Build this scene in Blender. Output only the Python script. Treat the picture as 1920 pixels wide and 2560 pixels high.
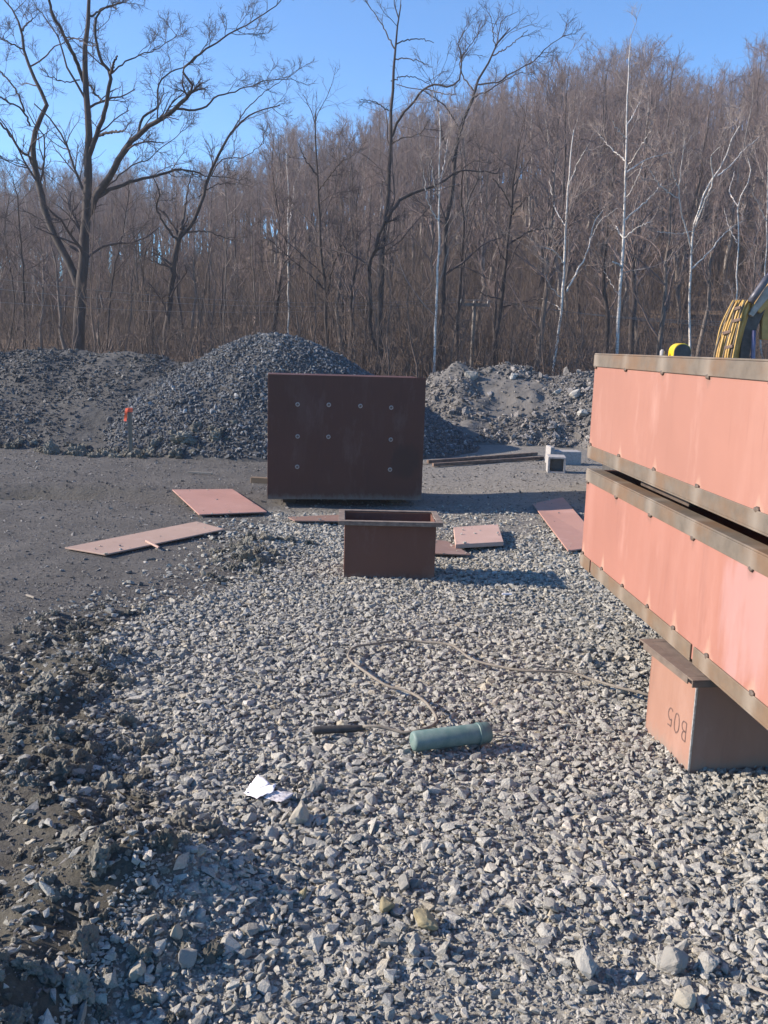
import bpy, bmesh, math, random
import numpy as np
from mathutils import Vector, Matrix

for o in list(bpy.data.objects): bpy.data.objects.remove(o)
S = bpy.context.scene
COL = S.collection
rad = math.radians

# ------------------------------------------------------------------ camera
F = 2220.0; CX, CY = 960.0, 1280.0; H = 1.6
PITCH = math.atan(416/2220.0); ROLL = 0.031
cam = bpy.data.cameras.new('camera'); camo = bpy.data.objects.new('camera', cam); COL.objects.link(camo)
cam.sensor_fit = 'VERTICAL'; cam.sensor_height = 36.0; cam.sensor_width = 27.0
cam.lens = 36.0*F/2560.0; cam.clip_start = 0.05; cam.clip_end = 3000
CM = Matrix.Rotation(math.pi/2-PITCH, 4, 'X') @ Matrix.Rotation(ROLL, 4, 'Z')
camo.matrix_world = Matrix.Translation((0, 0, H)) @ CM
S.camera = camo
S.cycles.max_bounces = 5; S.cycles.diffuse_bounces = 3; S.cycles.volume_bounces = 0; S.render.engine = 'CYCLES'
S.render.resolution_x = 768; S.render.resolution_y = 1024

# ------------------------------------------------------------------ light
SUN_EL = rad(25.5); SUN_BACK = rad(2.0)
sdir = Vector((-math.cos(SUN_EL)*math.cos(SUN_BACK), math.cos(SUN_EL)*math.sin(SUN_BACK), math.sin(SUN_EL)))
W = bpy.data.worlds.new('World'); S.world = W; W.use_nodes = True
wn = W.node_tree.nodes; wl = W.node_tree.links
sky = wn.new('ShaderNodeTexSky'); sky.sky_type = 'NISHITA'; sky.sun_disc = False
sky.sun_elevation = SUN_EL; sky.sun_rotation = rad(270)+SUN_BACK
sky.altitude = 1500; sky.air_density = 1.0; sky.dust_density = 0.0; sky.ozone_density = 1.6
bg = wn['Background']; bg.inputs['Strength'].default_value = 0.092
tintn = wn.new('ShaderNodeMix'); tintn.data_type = 'RGBA'; tintn.blend_type = 'MULTIPLY'; tintn.inputs[0].default_value = 1.0; tintn.inputs[7].default_value = (.50, .94, 1.30, 1)
wl.new(sky.outputs[0], tintn.inputs[6]); wl.new(tintn.outputs[2], bg.inputs['Color'])      # one even tint: a clear deep blue winter sky
sl = bpy.data.lights.new('sun', 'SUN'); sl.energy = 5.0; sl.angle = rad(0.55); sl.color = (1.0, 0.87, 0.725)
so = bpy.data.objects.new('sun', sl); COL.objects.link(so)
so.rotation_euler = (-sdir).to_track_quat('-Z', 'Y').to_euler()
S.view_settings.view_transform = 'Standard'; S.view_settings.look = 'None'
S.view_settings.exposure = 1.12; S.view_settings.gamma = 1.0
S.view_settings.use_curve_mapping = False

# ------------------------------------------------------------------ helpers
K = 1920/1659.0
M3 = np.array(CM.to_3x3())
def ray(u, v): return M3 @ np.array([(u-CX)/F, (CY-v)/F, -1.0])
def gp(u, v, z=0.0):                       # photo pixel -> point at height z
    d = ray(u, v); t = (z-H)/d[2]; return np.array([d[0]*t, d[1]*t, z])
def dp(u, v, Y):                           # photo pixel -> point at distance Y
    d = ray(u, v); t = Y/d[1]; return np.array([d[0]*t, Y, H+d[2]*t])
def c1(x, y): return (x*0.5787, y*0.5787)
def c2(x, y): return (960+x*0.5787, y*0.5787)

def link(o, parent=None):
    COL.objects.link(o)
    if parent is not None: o.parent = parent
    return o
def tag(o, label=None, cat=None, group=None, kind=None):
    if label: o['label'] = label
    if cat: o['category'] = cat
    if group: o['group'] = group
    if kind: o['kind'] = kind
    return o
def empty(name, loc=(0, 0, 0), rz=0.0):
    o = bpy.data.objects.new(name, None); o.empty_display_size = .1
    o.location = loc; o.rotation_euler = (0, 0, rz); COL.objects.link(o); return o
def mesh_arrays(name, v, faces, mat, parent=None, smooth=False, mi=None):
    """v (N,3), faces (M,k) of one size"""
    me = bpy.data.meshes.new(name); v = np.asarray(v, np.float32); faces = np.asarray(faces, np.int32)
    k = faces.shape[1]; m = len(faces)
    me.vertices.add(len(v)); me.vertices.foreach_set('co', v.ravel())
    me.loops.add(m*k); me.loops.foreach_set('vertex_index', faces.ravel())
    me.polygons.add(m); me.polygons.foreach_set('loop_start', np.arange(m, dtype=np.int32)*k)
    if smooth: me.polygons.foreach_set('use_smooth', np.ones(m, bool))
    me.update(calc_edges=True); me.validate()
    if mat: me.materials.append(mat)
    o = bpy.data.objects.new(name, me); return link(o, parent)
def bm_obj(name, bm, mat, parent=None, smooth=False, bevel=0.0):
    bmesh.ops.recalc_face_normals(bm, faces=bm.faces[:])
    me = bpy.data.meshes.new(name); bm.to_mesh(me); bm.free()
    if smooth: me.polygons.foreach_set('use_smooth', np.ones(len(me.polygons), bool))
    if mat: me.materials.append(mat)
    o = bpy.data.objects.new(name, me); link(o, parent)
    if bevel:
        b = o.modifiers.new('bevel', 'BEVEL'); b.width = bevel; b.segments = 2; b.limit_method = 'ANGLE'
    return o
def box(bm, x0, x1, y0, y1, z0, z1):
    vs = [bm.verts.new((x, y, z)) for z in (z0, z1) for y in (y0, y1) for x in (x0, x1)]
    for f in ((0, 2, 3, 1), (4, 5, 7, 6), (0, 1, 5, 4), (2, 6, 7, 3), (0, 4, 6, 2), (1, 3, 7, 5)):
        bm.faces.new([vs[i] for i in f])
def boxo(name, x0, x1, y0, y1, z0, z1, mat, parent=None, bevel=0.0):
    bm = bmesh.new(); box(bm, x0, x1, y0, y1, z0, z1); return bm_obj(name, bm, mat, parent, bevel=bevel)
def slab(name, corners, thick, mat, parent=None, bevel=0.003):
    """corners: four top points; thickness downward"""
    bm = bmesh.new()
    t = [bm.verts.new(c) for c in corners]; b = [bm.verts.new((c[0], c[1], c[2]-thick)) for c in corners]
    bm.faces.new(t); bm.faces.new(b[::-1])
    n = len(t)
    for i in range(n): bm.faces.new((t[i], b[i], b[(i+1) % n], t[(i+1) % n]))
    return bm_obj(name, bm, mat, parent, bevel=bevel)
def prism(bm, prof, y0, y1, axis='y'):
    """prof: list of (x,z), extruded between y0 and y1"""
    a = [bm.verts.new((x, y0, z)) for x, z in prof]; b = [bm.verts.new((x, y1, z)) for x, z in prof]
    n = len(prof)
    bm.faces.new(a); bm.faces.new(b[::-1])
    for i in range(n): bm.faces.new((a[i], b[i], b[(i+1) % n], a[(i+1) % n]))
def smooth_line(pts, n):
    """Catmull-Rom resample by arc length to n points (any dim)"""
    p = np.asarray(pts, float)
    if len(p) == 2: 
        t = np.linspace(0, 1, n)[:, None]; return p[0]*(1-t)+p[1]*t
    q = np.vstack([2*p[0]-p[1], p, 2*p[-1]-p[-2]]); out = []
    for i in range(1, len(q)-2):
        for t in np.linspace(0, 1, 8, endpoint=False):
            a, b, c, d = q[i-1], q[i], q[i+1], q[i+2]
            out.append(.5*((2*b)+(-a+c)*t+(2*a-5*b+4*c-d)*t*t+(-a+3*b-3*c+d)*t**3))
    out.append(p[-1]); out = np.array(out)
    s = np.r_[0, np.cumsum(np.linalg.norm(np.diff(out[:, :3], axis=0), axis=1))]
    tt = np.linspace(0, s[-1], n)
    return np.stack([np.interp(tt, s, out[:, k]) for k in range(out.shape[1])], 1)
def tubes(P, R, sides):
    """P (N,n,3) R (N,n) -> verts, quads"""
    N, n, _ = P.shape
    T = np.gradient(P, axis=1); T /= np.linalg.norm(T, axis=2, keepdims=True)+1e-9
    m = T.mean(1); ref = np.where(np.abs(m[:, 2:3]) < .75, np.array([[0, 0, 1.0]]), np.array([[.3, .95, 0]]))
    A = np.cross(T, ref[:, None, :]); A /= np.linalg.norm(A, axis=2, keepdims=True)+1e-9
    B = np.cross(T, A)
    th = np.arange(sides)*2*np.pi/sides
    V = P[:, :, None, :] + R[:, :, None, None]*(np.cos(th)[None, None, :, None]*A[:, :, None, :]+np.sin(th)[None, None, :, None]*B[:, :, None, :])
    idx = np.arange(N*n*sides).reshape(N, n, sides); nx = np.roll(idx, -1, axis=2)
    Q = np.stack([idx[:, :-1], nx[:, :-1], nx[:, 1:], idx[:, 1:]], -1).reshape(-1, 4)
    return V.reshape(-1, 3), Q
def tube_obj(name, pts, r, mat, parent=None, sides=10, n=24, smooth=True, caps=True):
    """pts world/local points; r scalar or list (per control point)"""
    p = np.asarray(pts, float); rr = np.full(len(p), r) if np.isscalar(r) else np.asarray(r, float)
    q = smooth_line(np.c_[p, rr], n)
    V, Q = tubes(q[None, :, :3], q[None, :, 3], sides)
    bm = bmesh.new(); vs = [bm.verts.new(v) for v in V]
    for f in Q: bm.faces.new([vs[i] for i in f])
    if caps:
        bm.faces.new(vs[:sides]); bm.faces.new(vs[-sides:])
    return bm_obj(name, bm, mat, parent, smooth=smooth)
def lathe_obj(name, prof, mat, parent=None, seg=28, smooth=True):
    """prof (x along axis, radius); axis is local X"""
    bm = bmesh.new(); rings = []
    for x, r in prof:
        rings.append([bm.verts.new((x, r*math.cos(2*math.pi*i/seg), r*math.sin(2*math.pi*i/seg))) for i in range(seg)])
    for a, b in zip(rings, rings[1:]):
        for i in range(seg): bm.faces.new((a[i], a[(i+1) % seg], b[(i+1) % seg], b[i]))
    bm.faces.new(rings[0]); bm.faces.new(rings[-1])
    o = bm_obj(name, bm, mat, parent, smooth=smooth)
    if smooth:
        e = o.modifiers.new('split', 'EDGE_SPLIT'); e.split_angle = rad(38)
    return o

# value noise, vectorised
def _h(ix, iy, seed):
    n = (ix.astype(np.int64)*374761393 + iy.astype(np.int64)*668265263 + seed*1442695041) & 0x7fffffff
    n = ((n ^ (n >> 13))*1274126177) & 0x7fffffff
    return ((n ^ (n >> 16)) & 0xffff)/65535.0
def vn(x, y, seed=0):
    x = np.asarray(x, float); y = np.asarray(y, float)
    ix = np.floor(x); iy = np.floor(y); fx = x-ix; fy = y-iy
    fx = fx*fx*(3-2*fx); fy = fy*fy*(3-2*fy)
    a = _h(ix, iy, seed); b = _h(ix+1, iy, seed); c = _h(ix, iy+1, seed); d = _h(ix+1, iy+1, seed)
    return (a*(1-fx)+b*fx)*(1-fy)+(c*(1-fx)+d*fx)*fy - .5
def fbm(x, y, sc, oct=4, seed=0):
    r = 0; a = 1.0
    for i in range(oct):
        r = r+a*vn(np.asarray(x)*sc+13.7*i, np.asarray(y)*sc-7.1*i, seed+i); sc *= 2.03; a *= .5
    return r
def sstep(a, b, x):
    t = np.clip((np.asarray(x, float)-a)/(b-a), 0, 1); return t*t*(3-2*t)

# ------------------------------------------------------------------ materials
def nodes(name):
    m = bpy.data.materials.new(name); m.use_nodes = True
    nt = m.node_tree; return m, nt, nt.nodes['Principled BSDF']
def noise_node(nt, scale, detail=6, rough=.6, coord='Object', vec=(1, 1, 1)):
    tc = nt.nodes.new('ShaderNodeTexCoord'); mp = nt.nodes.new('ShaderNodeMapping'); mp.inputs['Scale'].default_value = vec
    n = nt.nodes.new('ShaderNodeTexNoise'); n.inputs['Scale'].default_value = scale; n.inputs['Detail'].default_value = detail; n.inputs['Roughness'].default_value = rough
    nt.links.new(tc.outputs[coord], mp.inputs[0]); nt.links.new(mp.outputs[0], n.inputs['Vector']); return n
def ramp(nt, src, stops, interp='LINEAR'):
    r = nt.nodes.new('ShaderNodeValToRGB'); r.color_ramp.interpolation = interp
    e = r.color_ramp.elements
    while len(e) < len(stops): e.new(.5)
    for i, (p, c) in enumerate(stops):
        e[i].position = p; e[i].color = (c[0], c[1], c[2], 1) if not np.isscalar(c) else (c, c, c, 1)
    nt.links.new(src, r.inputs[0]); return r
def mixc(nt, fac, a, b, mode='MIX'):
    m = nt.nodes.new('ShaderNodeMix'); m.data_type = 'RGBA'; m.blend_type = mode
    for s, val in ((m.inputs[0], fac), (m.inputs[6], a), (m.inputs[7], b)):
        if hasattr(val, 'is_output'): nt.links.new(val, s)
        elif np.isscalar(val): s.default_value = val
        else: s.default_value = (*val[:3], 1)
    return m.outputs[2]
def math_n(nt, op, a, b=None, clamp=False):
    m = nt.nodes.new('ShaderNodeMath'); m.operation = op; m.use_clamp = clamp
    for i, val in enumerate((a, b)):
        if val is None: continue
        if hasattr(val, 'is_output'): nt.links.new(val, m.inputs[i])
        else: m.inputs[i].default_value = val
    return m.outputs[0]
def bump(nt, bs, src, strength, dist):
    b = nt.nodes.new('ShaderNodeBump'); b.inputs['Strength'].default_value = strength; b.inputs['Distance'].default_value = dist
    nt.links.new(src, b.inputs['Height']); nt.links.new(b.outputs[0], bs.inputs['Normal'])
def simple(name, c1_, c2_, scale=8, rough=.7, bstr=.3, bdist=.003, metal=0.0, vec=(1, 1, 1), detail=6, lo=.35, hi=.65):
    m, nt, bs = nodes(name); n = noise_node(nt, scale, detail, vec=vec)
    r = ramp(nt, n.outputs[0], [(lo, c1_), (hi, c2_)]); nt.links.new(r.outputs[0], bs.inputs['Base Color'])
    bs.inputs['Roughness'].default_value = rough; bs.inputs['Metallic'].default_value = metal
    if bstr: bump(nt, bs, n.outputs[0], bstr, bdist)
    return m

def stone_mat(name, stops, grain=60, bstr=.5):
    """colour per stone (instance attribute tint), grain and faint veins on top"""
    m, nt, bs = nodes(name)
    at = nt.nodes.new('ShaderNodeAttribute'); at.attribute_type = 'INSTANCER'; at.attribute_name = 'tint'
    r = ramp(nt, at.outputs['Fac'], stops)
    n = noise_node(nt, grain*.06, 8, .7); g = ramp(nt, n.outputs[0], [(.3, .72), (.7, 1.25)])
    c = mixc(nt, 1.0, r.outputs[0], g.outputs[0], 'MULTIPLY')
    nt.links.new(c, bs.inputs['Base Color']); bs.inputs['Roughness'].default_value = .88
    bs.inputs['Specular IOR Level'].default_value = .25
    bump(nt, bs, n.outputs[0], bstr, .12)
    return m
def rock_mat(name, a, b):
    m, nt, bs = nodes(name)
    n = noise_node(nt, 30, 8, .7); r = ramp(nt, n.outputs[0], [(.3, a), (.7, b)])
    nt.links.new(r.outputs[0], bs.inputs['Base Color']); bs.inputs['Roughness'].default_value = .9
    bump(nt, bs, n.outputs[0], .7, .008); return m

M = {}
M['gravel'] = stone_mat('gravel stone', [(0, (.245, .238, .215)), (.25, (.335, .325, .293)), (.6, (.395, .382, .343)), (.88, (.455, .438, .392)), (.96, (.42, .37, .28)), (1, (.58, .548, .51))])
M['dirtgrit'] = stone_mat('dirt grit', [(0, (.10, .095, .09)), (.6, (.18, .17, .16)), (1, (.36, .34, .32))])
M['grit'] = stone_mat('grit stone', [(0, (.20, .193, .173)), (.6, (.325, .313, .282)), (1, (.46, .442, .40))])
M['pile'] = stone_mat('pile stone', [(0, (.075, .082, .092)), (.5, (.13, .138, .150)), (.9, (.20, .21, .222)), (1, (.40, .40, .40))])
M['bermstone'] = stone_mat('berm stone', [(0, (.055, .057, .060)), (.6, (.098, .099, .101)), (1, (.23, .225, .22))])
M['rightstone'] = stone_mat('right berm stone', [(0, (.10, .096, .093)), (.6, (.18, .171, .165)), (1, (.34, .32, .305))])
M['clod'] = stone_mat('soil clod', [(0, (.115, .107, .088)), (.6, (.19, .179, .15)), (1, (.27, .255, .215))], grain=160, bstr=.5)
M['bark'] = simple('dark bark', (.024, .019, .019), (.062, .050, .048), 9, .95, .8, .02, vec=(1, 1, .25))
M['bark2'] = simple('grey bark', (.075, .062, .055), (.17, .145, .13), 9, .95, .8, .02, vec=(1, 1, .25))
M['paletrunk'] = simple('pale bark', (.16, .14, .125), (.34, .31, .285), 6, .95, .5, .02, vec=(1, 1, .4))
M['twig'] = simple('twig', (.038, .029, .031), (.078, .060, .060), 3, .9, 0)
M['woodtwig'] = simple('wood twig', (.100, .074, .070), (.192, .146, .138), 2, .9, 0)
M['brush'] = simple('brush twig', (.070, .050, .042), (.135, .100, .084), 2, .9, 0)
M['birchtwig'] = simple('birch twig', (.17, .135, .12), (.33, .28, .255), 3, .9, 0)
def birch_mat():
    m, nt, bs = nodes('birch bark')
    n = noise_node(nt, 3.2, 5, .7, vec=(1, 1, 5)); r = ramp(nt, n.outputs[0], [(.30, (.10, .085, .075)), (.40, (.42, .385, .355)), (.6, (.62, .58, .54))])
    nt.links.new(r.outputs[0], bs.inputs['Base Color']); bs.inputs['Roughness'].default_value = .8; return m
M['birch'] = birch_mat()
def litter_mat():
    m, nt, bs = nodes('leaf litter')
    n = noise_node(nt, 1.3, 10, .75); r = ramp(nt, n.outputs[0], [(.3, (.075, .05, .036)), (.5, (.125, .085, .058)), (.7, (.19, .135, .095))])
    nt.links.new(r.outputs[0], bs.inputs['Base Color']); bs.inputs['Roughness'].default_value = 1; bump(nt, bs, n.outputs[0], 1, .2); return m
M['litter'] = litter_mat()
def ground_mat(name):
    m, nt, bs = nodes(name)
    z = nt.nodes.new('ShaderNodeAttribute'); z.attribute_name = 'zone'
    n1 = noise_node(nt, 2.2, 8, .65); n2 = noise_node(nt, 38, 8, .75); n3 = noise_node(nt, 9, 8, .7)
    dirt = ramp(nt, n1.outputs[0], [(.3, (.085, .081, .077)), (.55, (.118, .112, .106)), (.75, (.15, .141, .130))])
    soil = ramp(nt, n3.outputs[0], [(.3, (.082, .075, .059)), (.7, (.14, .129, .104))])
    grv = ramp(nt, n3.outputs[0], [(.3, (.28, .268, .237)), (.7, (.385, .368, .325))])
    sp = nt.nodes.new('ShaderNodeSeparateColor'); nt.links.new(z.outputs['Color'], sp.inputs[0])
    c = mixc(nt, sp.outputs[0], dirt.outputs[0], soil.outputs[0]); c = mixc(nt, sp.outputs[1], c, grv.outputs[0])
    pale = ramp(nt, n3.outputs[0], [(.3, (.20, .185, .165)), (.7, (.27, .255, .235))]); c = mixc(nt, sp.outputs[2], c, pale.outputs[0])
    g = ramp(nt, n2.outputs[0], [(.3, .62), (.5, .97), (.7, 1.35)]); c = mixc(nt, 1.0, c, g.outputs[0], 'MULTIPLY')
    nt.links.new(c, bs.inputs['Base Color']); bs.inputs['Roughness'].default_value = .95; bs.inputs['Specular IOR Level'].default_value = .2
    h = math_n(nt, 'ADD', n2.outputs[0], n3.outputs[0]); bump(nt, bs, h, .9, .03); return m
M['ground'] = ground_mat('site ground')
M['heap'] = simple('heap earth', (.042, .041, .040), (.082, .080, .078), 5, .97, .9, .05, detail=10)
M['rheap'] = simple('pale heap earth', (.088, .083, .078), (.15, .142, .134), 4, .97, .9, .05, detail=10)

def primer_mat(name, base, streak, seedvec=(0, 0, 0), patch=None, pax=1, dust=0, marks=None):
    """red-oxide primer on steel plate: fading, vertical runs, scuffs"""
    m, nt, bs = nodes(name)
    tc = nt.nodes.new('ShaderNodeTexCoord'); mp = nt.nodes.new('ShaderNodeMapping'); mp.inputs['Location'].default_value = seedvec
    nt.links.new(tc.outputs['Object'], mp.inputs[0])
    def nz(scale, vec, detail=5, rough=.6):
        m2 = nt.nodes.new('ShaderNodeMapping'); m2.inputs['Scale'].default_value = vec; nt.links.new(mp.outputs[0], m2.inputs[0])
        n = nt.nodes.new('ShaderNodeTexNoise'); n.inputs['Scale'].default_value = scale; n.inputs['Detail'].default_value = detail; n.inputs['Roughness'].default_value = rough
        nt.links.new(m2.outputs[0], n.inputs['Vector']); return n
    a = nz(1.6, (1, 1, 1), 4); r = ramp(nt, a.outputs[0], [(.3, tuple(x*.93 for x in base)), (.7, tuple(min(1, x*1.06) for x in base))])
    b = nz(9, (1, 1, .13), 6, .65); rb = ramp(nt, b.outputs[0], [(.56, 0.0), (.72, .55)]); c = mixc(nt, rb.outputs[0], r.outputs[0], streak)
    d = nz(60, (1, 1, .6), 8, .75); rd = ramp(nt, d.outputs[0], [(.66, 0.0), (.8, .45)]); c = mixc(nt, rd.outputs[0], c, tuple(x*.55 for x in base))
    e = nz(4, (1, 1, .3), 7, .72); re_ = ramp(nt, e.outputs[0], [(.55, 0.0), (.72, .6)]); c = mixc(nt, re_.outputs[0], c, tuple(min(1, x*1.1+.06) for x in base))
    f1 = nz(2.6, (1, 1, .25), 7, .7); rf = ramp(nt, f1.outputs[0], [(.52, 0.0), (.66, .32)]); c = mixc(nt, rf.outputs[0], c, tuple(min(1, x*1.08+.05) for x in base))
    f2 = nz(26, (1, 1, 1), 6, .8); rf2 = ramp(nt, f2.outputs[0], [(.67, 0.0), (.71, .8)]); c = mixc(nt, rf2.outputs[0], c, tuple(x*.42 for x in base))
    f3 = nz(30, (1, 1, .04), 4, .6); rf3 = ramp(nt, f3.outputs[0], [(.64, 0.0), (.74, .4)]); c = mixc(nt, rf3.outputs[0], c, tuple(x*.6 for x in base))
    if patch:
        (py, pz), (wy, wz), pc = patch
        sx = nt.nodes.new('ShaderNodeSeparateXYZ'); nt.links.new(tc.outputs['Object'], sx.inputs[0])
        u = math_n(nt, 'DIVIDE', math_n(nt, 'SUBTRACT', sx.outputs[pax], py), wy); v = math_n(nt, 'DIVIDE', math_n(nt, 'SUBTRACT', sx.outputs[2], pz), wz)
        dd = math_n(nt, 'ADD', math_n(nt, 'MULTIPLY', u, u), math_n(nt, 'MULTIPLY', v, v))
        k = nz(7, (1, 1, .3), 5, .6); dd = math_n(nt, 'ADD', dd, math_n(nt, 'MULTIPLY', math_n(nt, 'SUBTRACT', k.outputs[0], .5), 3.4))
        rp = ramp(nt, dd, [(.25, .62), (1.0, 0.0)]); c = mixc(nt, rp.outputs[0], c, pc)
    if marks:                                 # paint scorched pale above the lower stitches, dark runs under the upper ones
        sm = nt.nodes.new('ShaderNodeSeparateXYZ'); nt.links.new(tc.outputs['Object'], sm.inputs[0]); g2 = nz(11, (1, 1, .35), 5, .7)
        for ys_, z_, sg, mc, ln in marks:
            dm = None
            for y_ in ys_:
                q_ = math_n(nt, 'ABSOLUTE', math_n(nt, 'SUBTRACT', sm.outputs[1], y_)); dm = q_ if dm is None else math_n(nt, 'MINIMUM', dm, q_)
            vv = math_n(nt, 'MULTIPLY', math_n(nt, 'SUBTRACT', sm.outputs[2], z_), sg); vv = math_n(nt, 'MAXIMUM', vv, 0.0)
            tot = math_n(nt, 'ADD', math_n(nt, 'ADD', math_n(nt, 'DIVIDE', dm, .05), math_n(nt, 'DIVIDE', vv, ln)), math_n(nt, 'MULTIPLY', math_n(nt, 'SUBTRACT', g2.outputs[0], .5), 2.6))
            rk = ramp(nt, tot, [(.25, .6), (.95, 0.0)]); c = mixc(nt, rk.outputs[0], c, mc)
    if dust:                                  # dried splash of stone dust along the foot
        sz = nt.nodes.new('ShaderNodeSeparateXYZ'); nt.links.new(tc.outputs['Object'], sz.inputs[0])
        g_ = nz(22, (1, 1, .5), 6, .7); hh = math_n(nt, 'SUBTRACT', math_n(nt, 'MULTIPLY', g_.outputs[0], 2.0), math_n(nt, 'DIVIDE', sz.outputs[2], dust))
        rh = ramp(nt, hh, [(.15, 0.0), (.9, .55)]); c = mixc(nt, rh.outputs[0], c, (.20, .175, .15))
    nt.links.new(c, bs.inputs['Base Color']); bs.inputs['Roughness'].default_value = .62; bs.inputs['Specular IOR Level'].default_value = .3
    bump(nt, bs, a.outputs[0], .25, .02); return m
PINK = (.300, .146, .112)
WT = [-.03, -.53, -1.02, -1.5, -2.0, -2.5]; WB = [-.03, -.39, -.73, -1.08, -1.39, -1.73, -2.1, -2.5]
M['primer'] = primer_mat('red oxide primer', PINK, (.25, .122, .095), (3, 1, 0), marks=[(WT, .064, 1, (.40, .25, .19), .07), (WT, .498, -1, (.20, .12, .095), .05)])
M['primer2'] = primer_mat('scuffed red oxide primer', (.302, .138, .105), (.22, .10, .08), (7, 4, 2), patch=((-1.98, .30), (.26, .30), (.365, .215, .205)), marks=[(WB, .064, 1, (.42, .27, .20), .09), (WT, .481, -1, (.18, .10, .08), .07)])
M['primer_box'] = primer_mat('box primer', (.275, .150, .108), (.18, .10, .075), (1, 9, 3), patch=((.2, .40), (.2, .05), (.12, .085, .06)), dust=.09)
M['primer_dark'] = primer_mat('weathered dark primer', (.086, .034, .024), (.058, .024, .018), (5, 2, 8))
M['primer_face'] = primer_mat('weathered dark primer face', (.086, .034, .024), (.058, .024, .018), (5, 2, 8), patch=((1.38, .40), (.14, .22), (.045, .024, .019)), pax=0, dust=.07)
M['primer_small'] = primer_mat('brown primer', (.132, .060, .042), (.088, .043, .032), (2, 2, 8), dust=.06)
M['plate_pink'] = primer_mat('plate primer', (.37, .205, .165), (.27, .16, .13), (4, 4, 4))
M['plate_tan'] = primer_mat('dusty plate primer', (.37, .255, .20), (.28, .2, .155), (6, 1, 4))
M['plate_pale'] = primer_mat('pale plate primer', (.46, .305, .25), (.38, .25, .205), (2, 7, 4))
M['plate_dim'] = primer_mat('dirty plate primer', (.22, .14, .115), (.16, .105, .085), (3, 7, 1))
def flange_mat(name, a, b, pale, ys):
    """mill-scale angle iron, rust bands, heat-bleached zones at the stitch welds"""
    m, nt, bs = nodes(name)
    n = noise_node(nt, 16, 8, .75); r = ramp(nt, n.outputs[0], [(.34, a), (.50, tuple((x+y)/2 for x, y in zip(a, b))), (.66, b)])
    n2 = noise_node(nt, 3, 5, .6); r2 = ramp(nt, n2.outputs[0], [(.45, 0.0), (.62, .6)]); c0 = mixc(nt, r2.outputs[0], r.outputs[0], (.16, .085, .04))
    tc = nt.nodes.new('ShaderNodeTexCoord'); sx = nt.nodes.new('ShaderNodeSeparateXYZ'); nt.links.new(tc.outputs['Object'], sx.inputs[0])
    d = None
    for y_ in ys:
        q_ = math_n(nt, 'ABSOLUTE', math_n(nt, 'SUBTRACT', sx.outputs[1], y_)); d = q_ if d is None else math_n(nt, 'MINIMUM', d, q_)
    d = math_n(nt, 'ADD', d, math_n(nt, 'MULTIPLY', math_n(nt, 'SUBTRACT', n2.outputs[0], .5), .16))
    k = ramp(nt, d, [(.0, .62), (.065, 0.0)]); c = mixc(nt, k.outputs[0], c0, pale)
    nt.links.new(c, bs.inputs['Base Color']); bs.inputs['Roughness'].default_value = .72; bump(nt, bs, n.outputs[0], .3, .004); return m
WT = [-.03, -.53, -1.02, -1.5, -2.0, -2.5]; WB = [-.03, -.39, -.73, -1.08, -1.39, -1.73, -2.1, -2.5]
M['flange_t'] = flange_mat('angle iron', (.094, .077, .060), (.140, .115, .090), (.23, .195, .16), WT)
M['flange_b'] = flange_mat('lower angle iron', (.112, .086, .062), (.160, .123, .088), (.24, .20, .16), WB)
M['flange_plain'] = simple('rusty angle iron', (.105, .078, .062), (.155, .118, .092), 18, .8, .3, .003)
M['flange_small'] = simple('brown angle iron', (.13, .095, .075), (.24, .185, .145), 22, .75, .3, .003)
M['weld'] = simple('weld bead', (.05, .04, .035), (.14, .10, .075), 40, .7, .6, .004)
M['steel_edge'] = simple('cut steel edge', (.30, .28, .27), (.6, .58, .56), 60, .45, .3, .002, metal=.6)
M['soot'] = simple('soot', (.012, .011, .011), (.03, .026, .026), 30, .95, 0)
M['stud'] = simple('stud head', (.27, .225, .205), (.44, .38, .35), 50, .6, .3, .002)
M['rust'] = simple('rust bar', (.10, .065, .05), (.19, .13, .10), 20, .9, .5, .003)
M['timber'] = simple('timber', (.13, .088, .055), (.22, .155, .10), 9, .9, .5, .004, vec=(.2, 1, 1))
M['oldtimber'] = simple('old timber', (.05, .035, .028), (.09, .065, .05), 9, .9, .5, .004, vec=(.2, 1, 1))
M['greywood'] = simple('grey wood', (.20, .17, .14), (.34, .30, .25), 20, .9, .4, .003, vec=(.2, 1, 1))
M['stake'] = simple('stake wood', (.16, .12, .09), (.24, .19, .145), 30, .9, .4, .002, vec=(1, 1, .1))
M['ribbon'] = simple('orange ribbon', (.90, .10, .035), (1.0, .16, .06), 30, .45, .1, .002)
M['concrete'] = simple('concrete block', (.25, .24, .235), (.36, .345, .34), 40, .95, .6, .004)
M['cable'] = simple('cable rubber', (.14, .12, .097), (.225, .195, .16), 30, .8, .3, .002)
M['black'] = simple('black rubber', (.028, .026, .025), (.06, .055, .05), 40, .7, .4, .002)
M['green'] = simple('green plastic', (.080, .142, .132), (.150, .205, .190), 26, .6, .25, .002)
M['greencap'] = simple('green cap', (.075, .130, .122), (.11, .17, .158), 14, .5, .15, .002)
M['paper'] = simple('paper', (.66, .62, .66), (.82, .80, .82), 14, .85, .3, .003)
M['paperprint'] = simple('printed paper', (.30, .28, .29), (.72, .69, .70), 70, .85, .3, .002, vec=(1, 3.5, 1))
M['yellow'] = simple('machine yellow', (.32, .185, .042), (.46, .28, .075), 9, .5, .2, .003)
M['brightyellow'] = simple('bright yellow paint', (.60, .40, .012), (.70, .48, .02), 7, .4, .1, .002)
M['hose'] = simple('dusty hose', (.36, .22, .06), (.54, .35, .105), 12, .7, .3, .003)
M['darkhose'] = simple('black hose', (.06, .048, .035), (.13, .10, .065), 12, .7, .3, .003)
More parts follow.
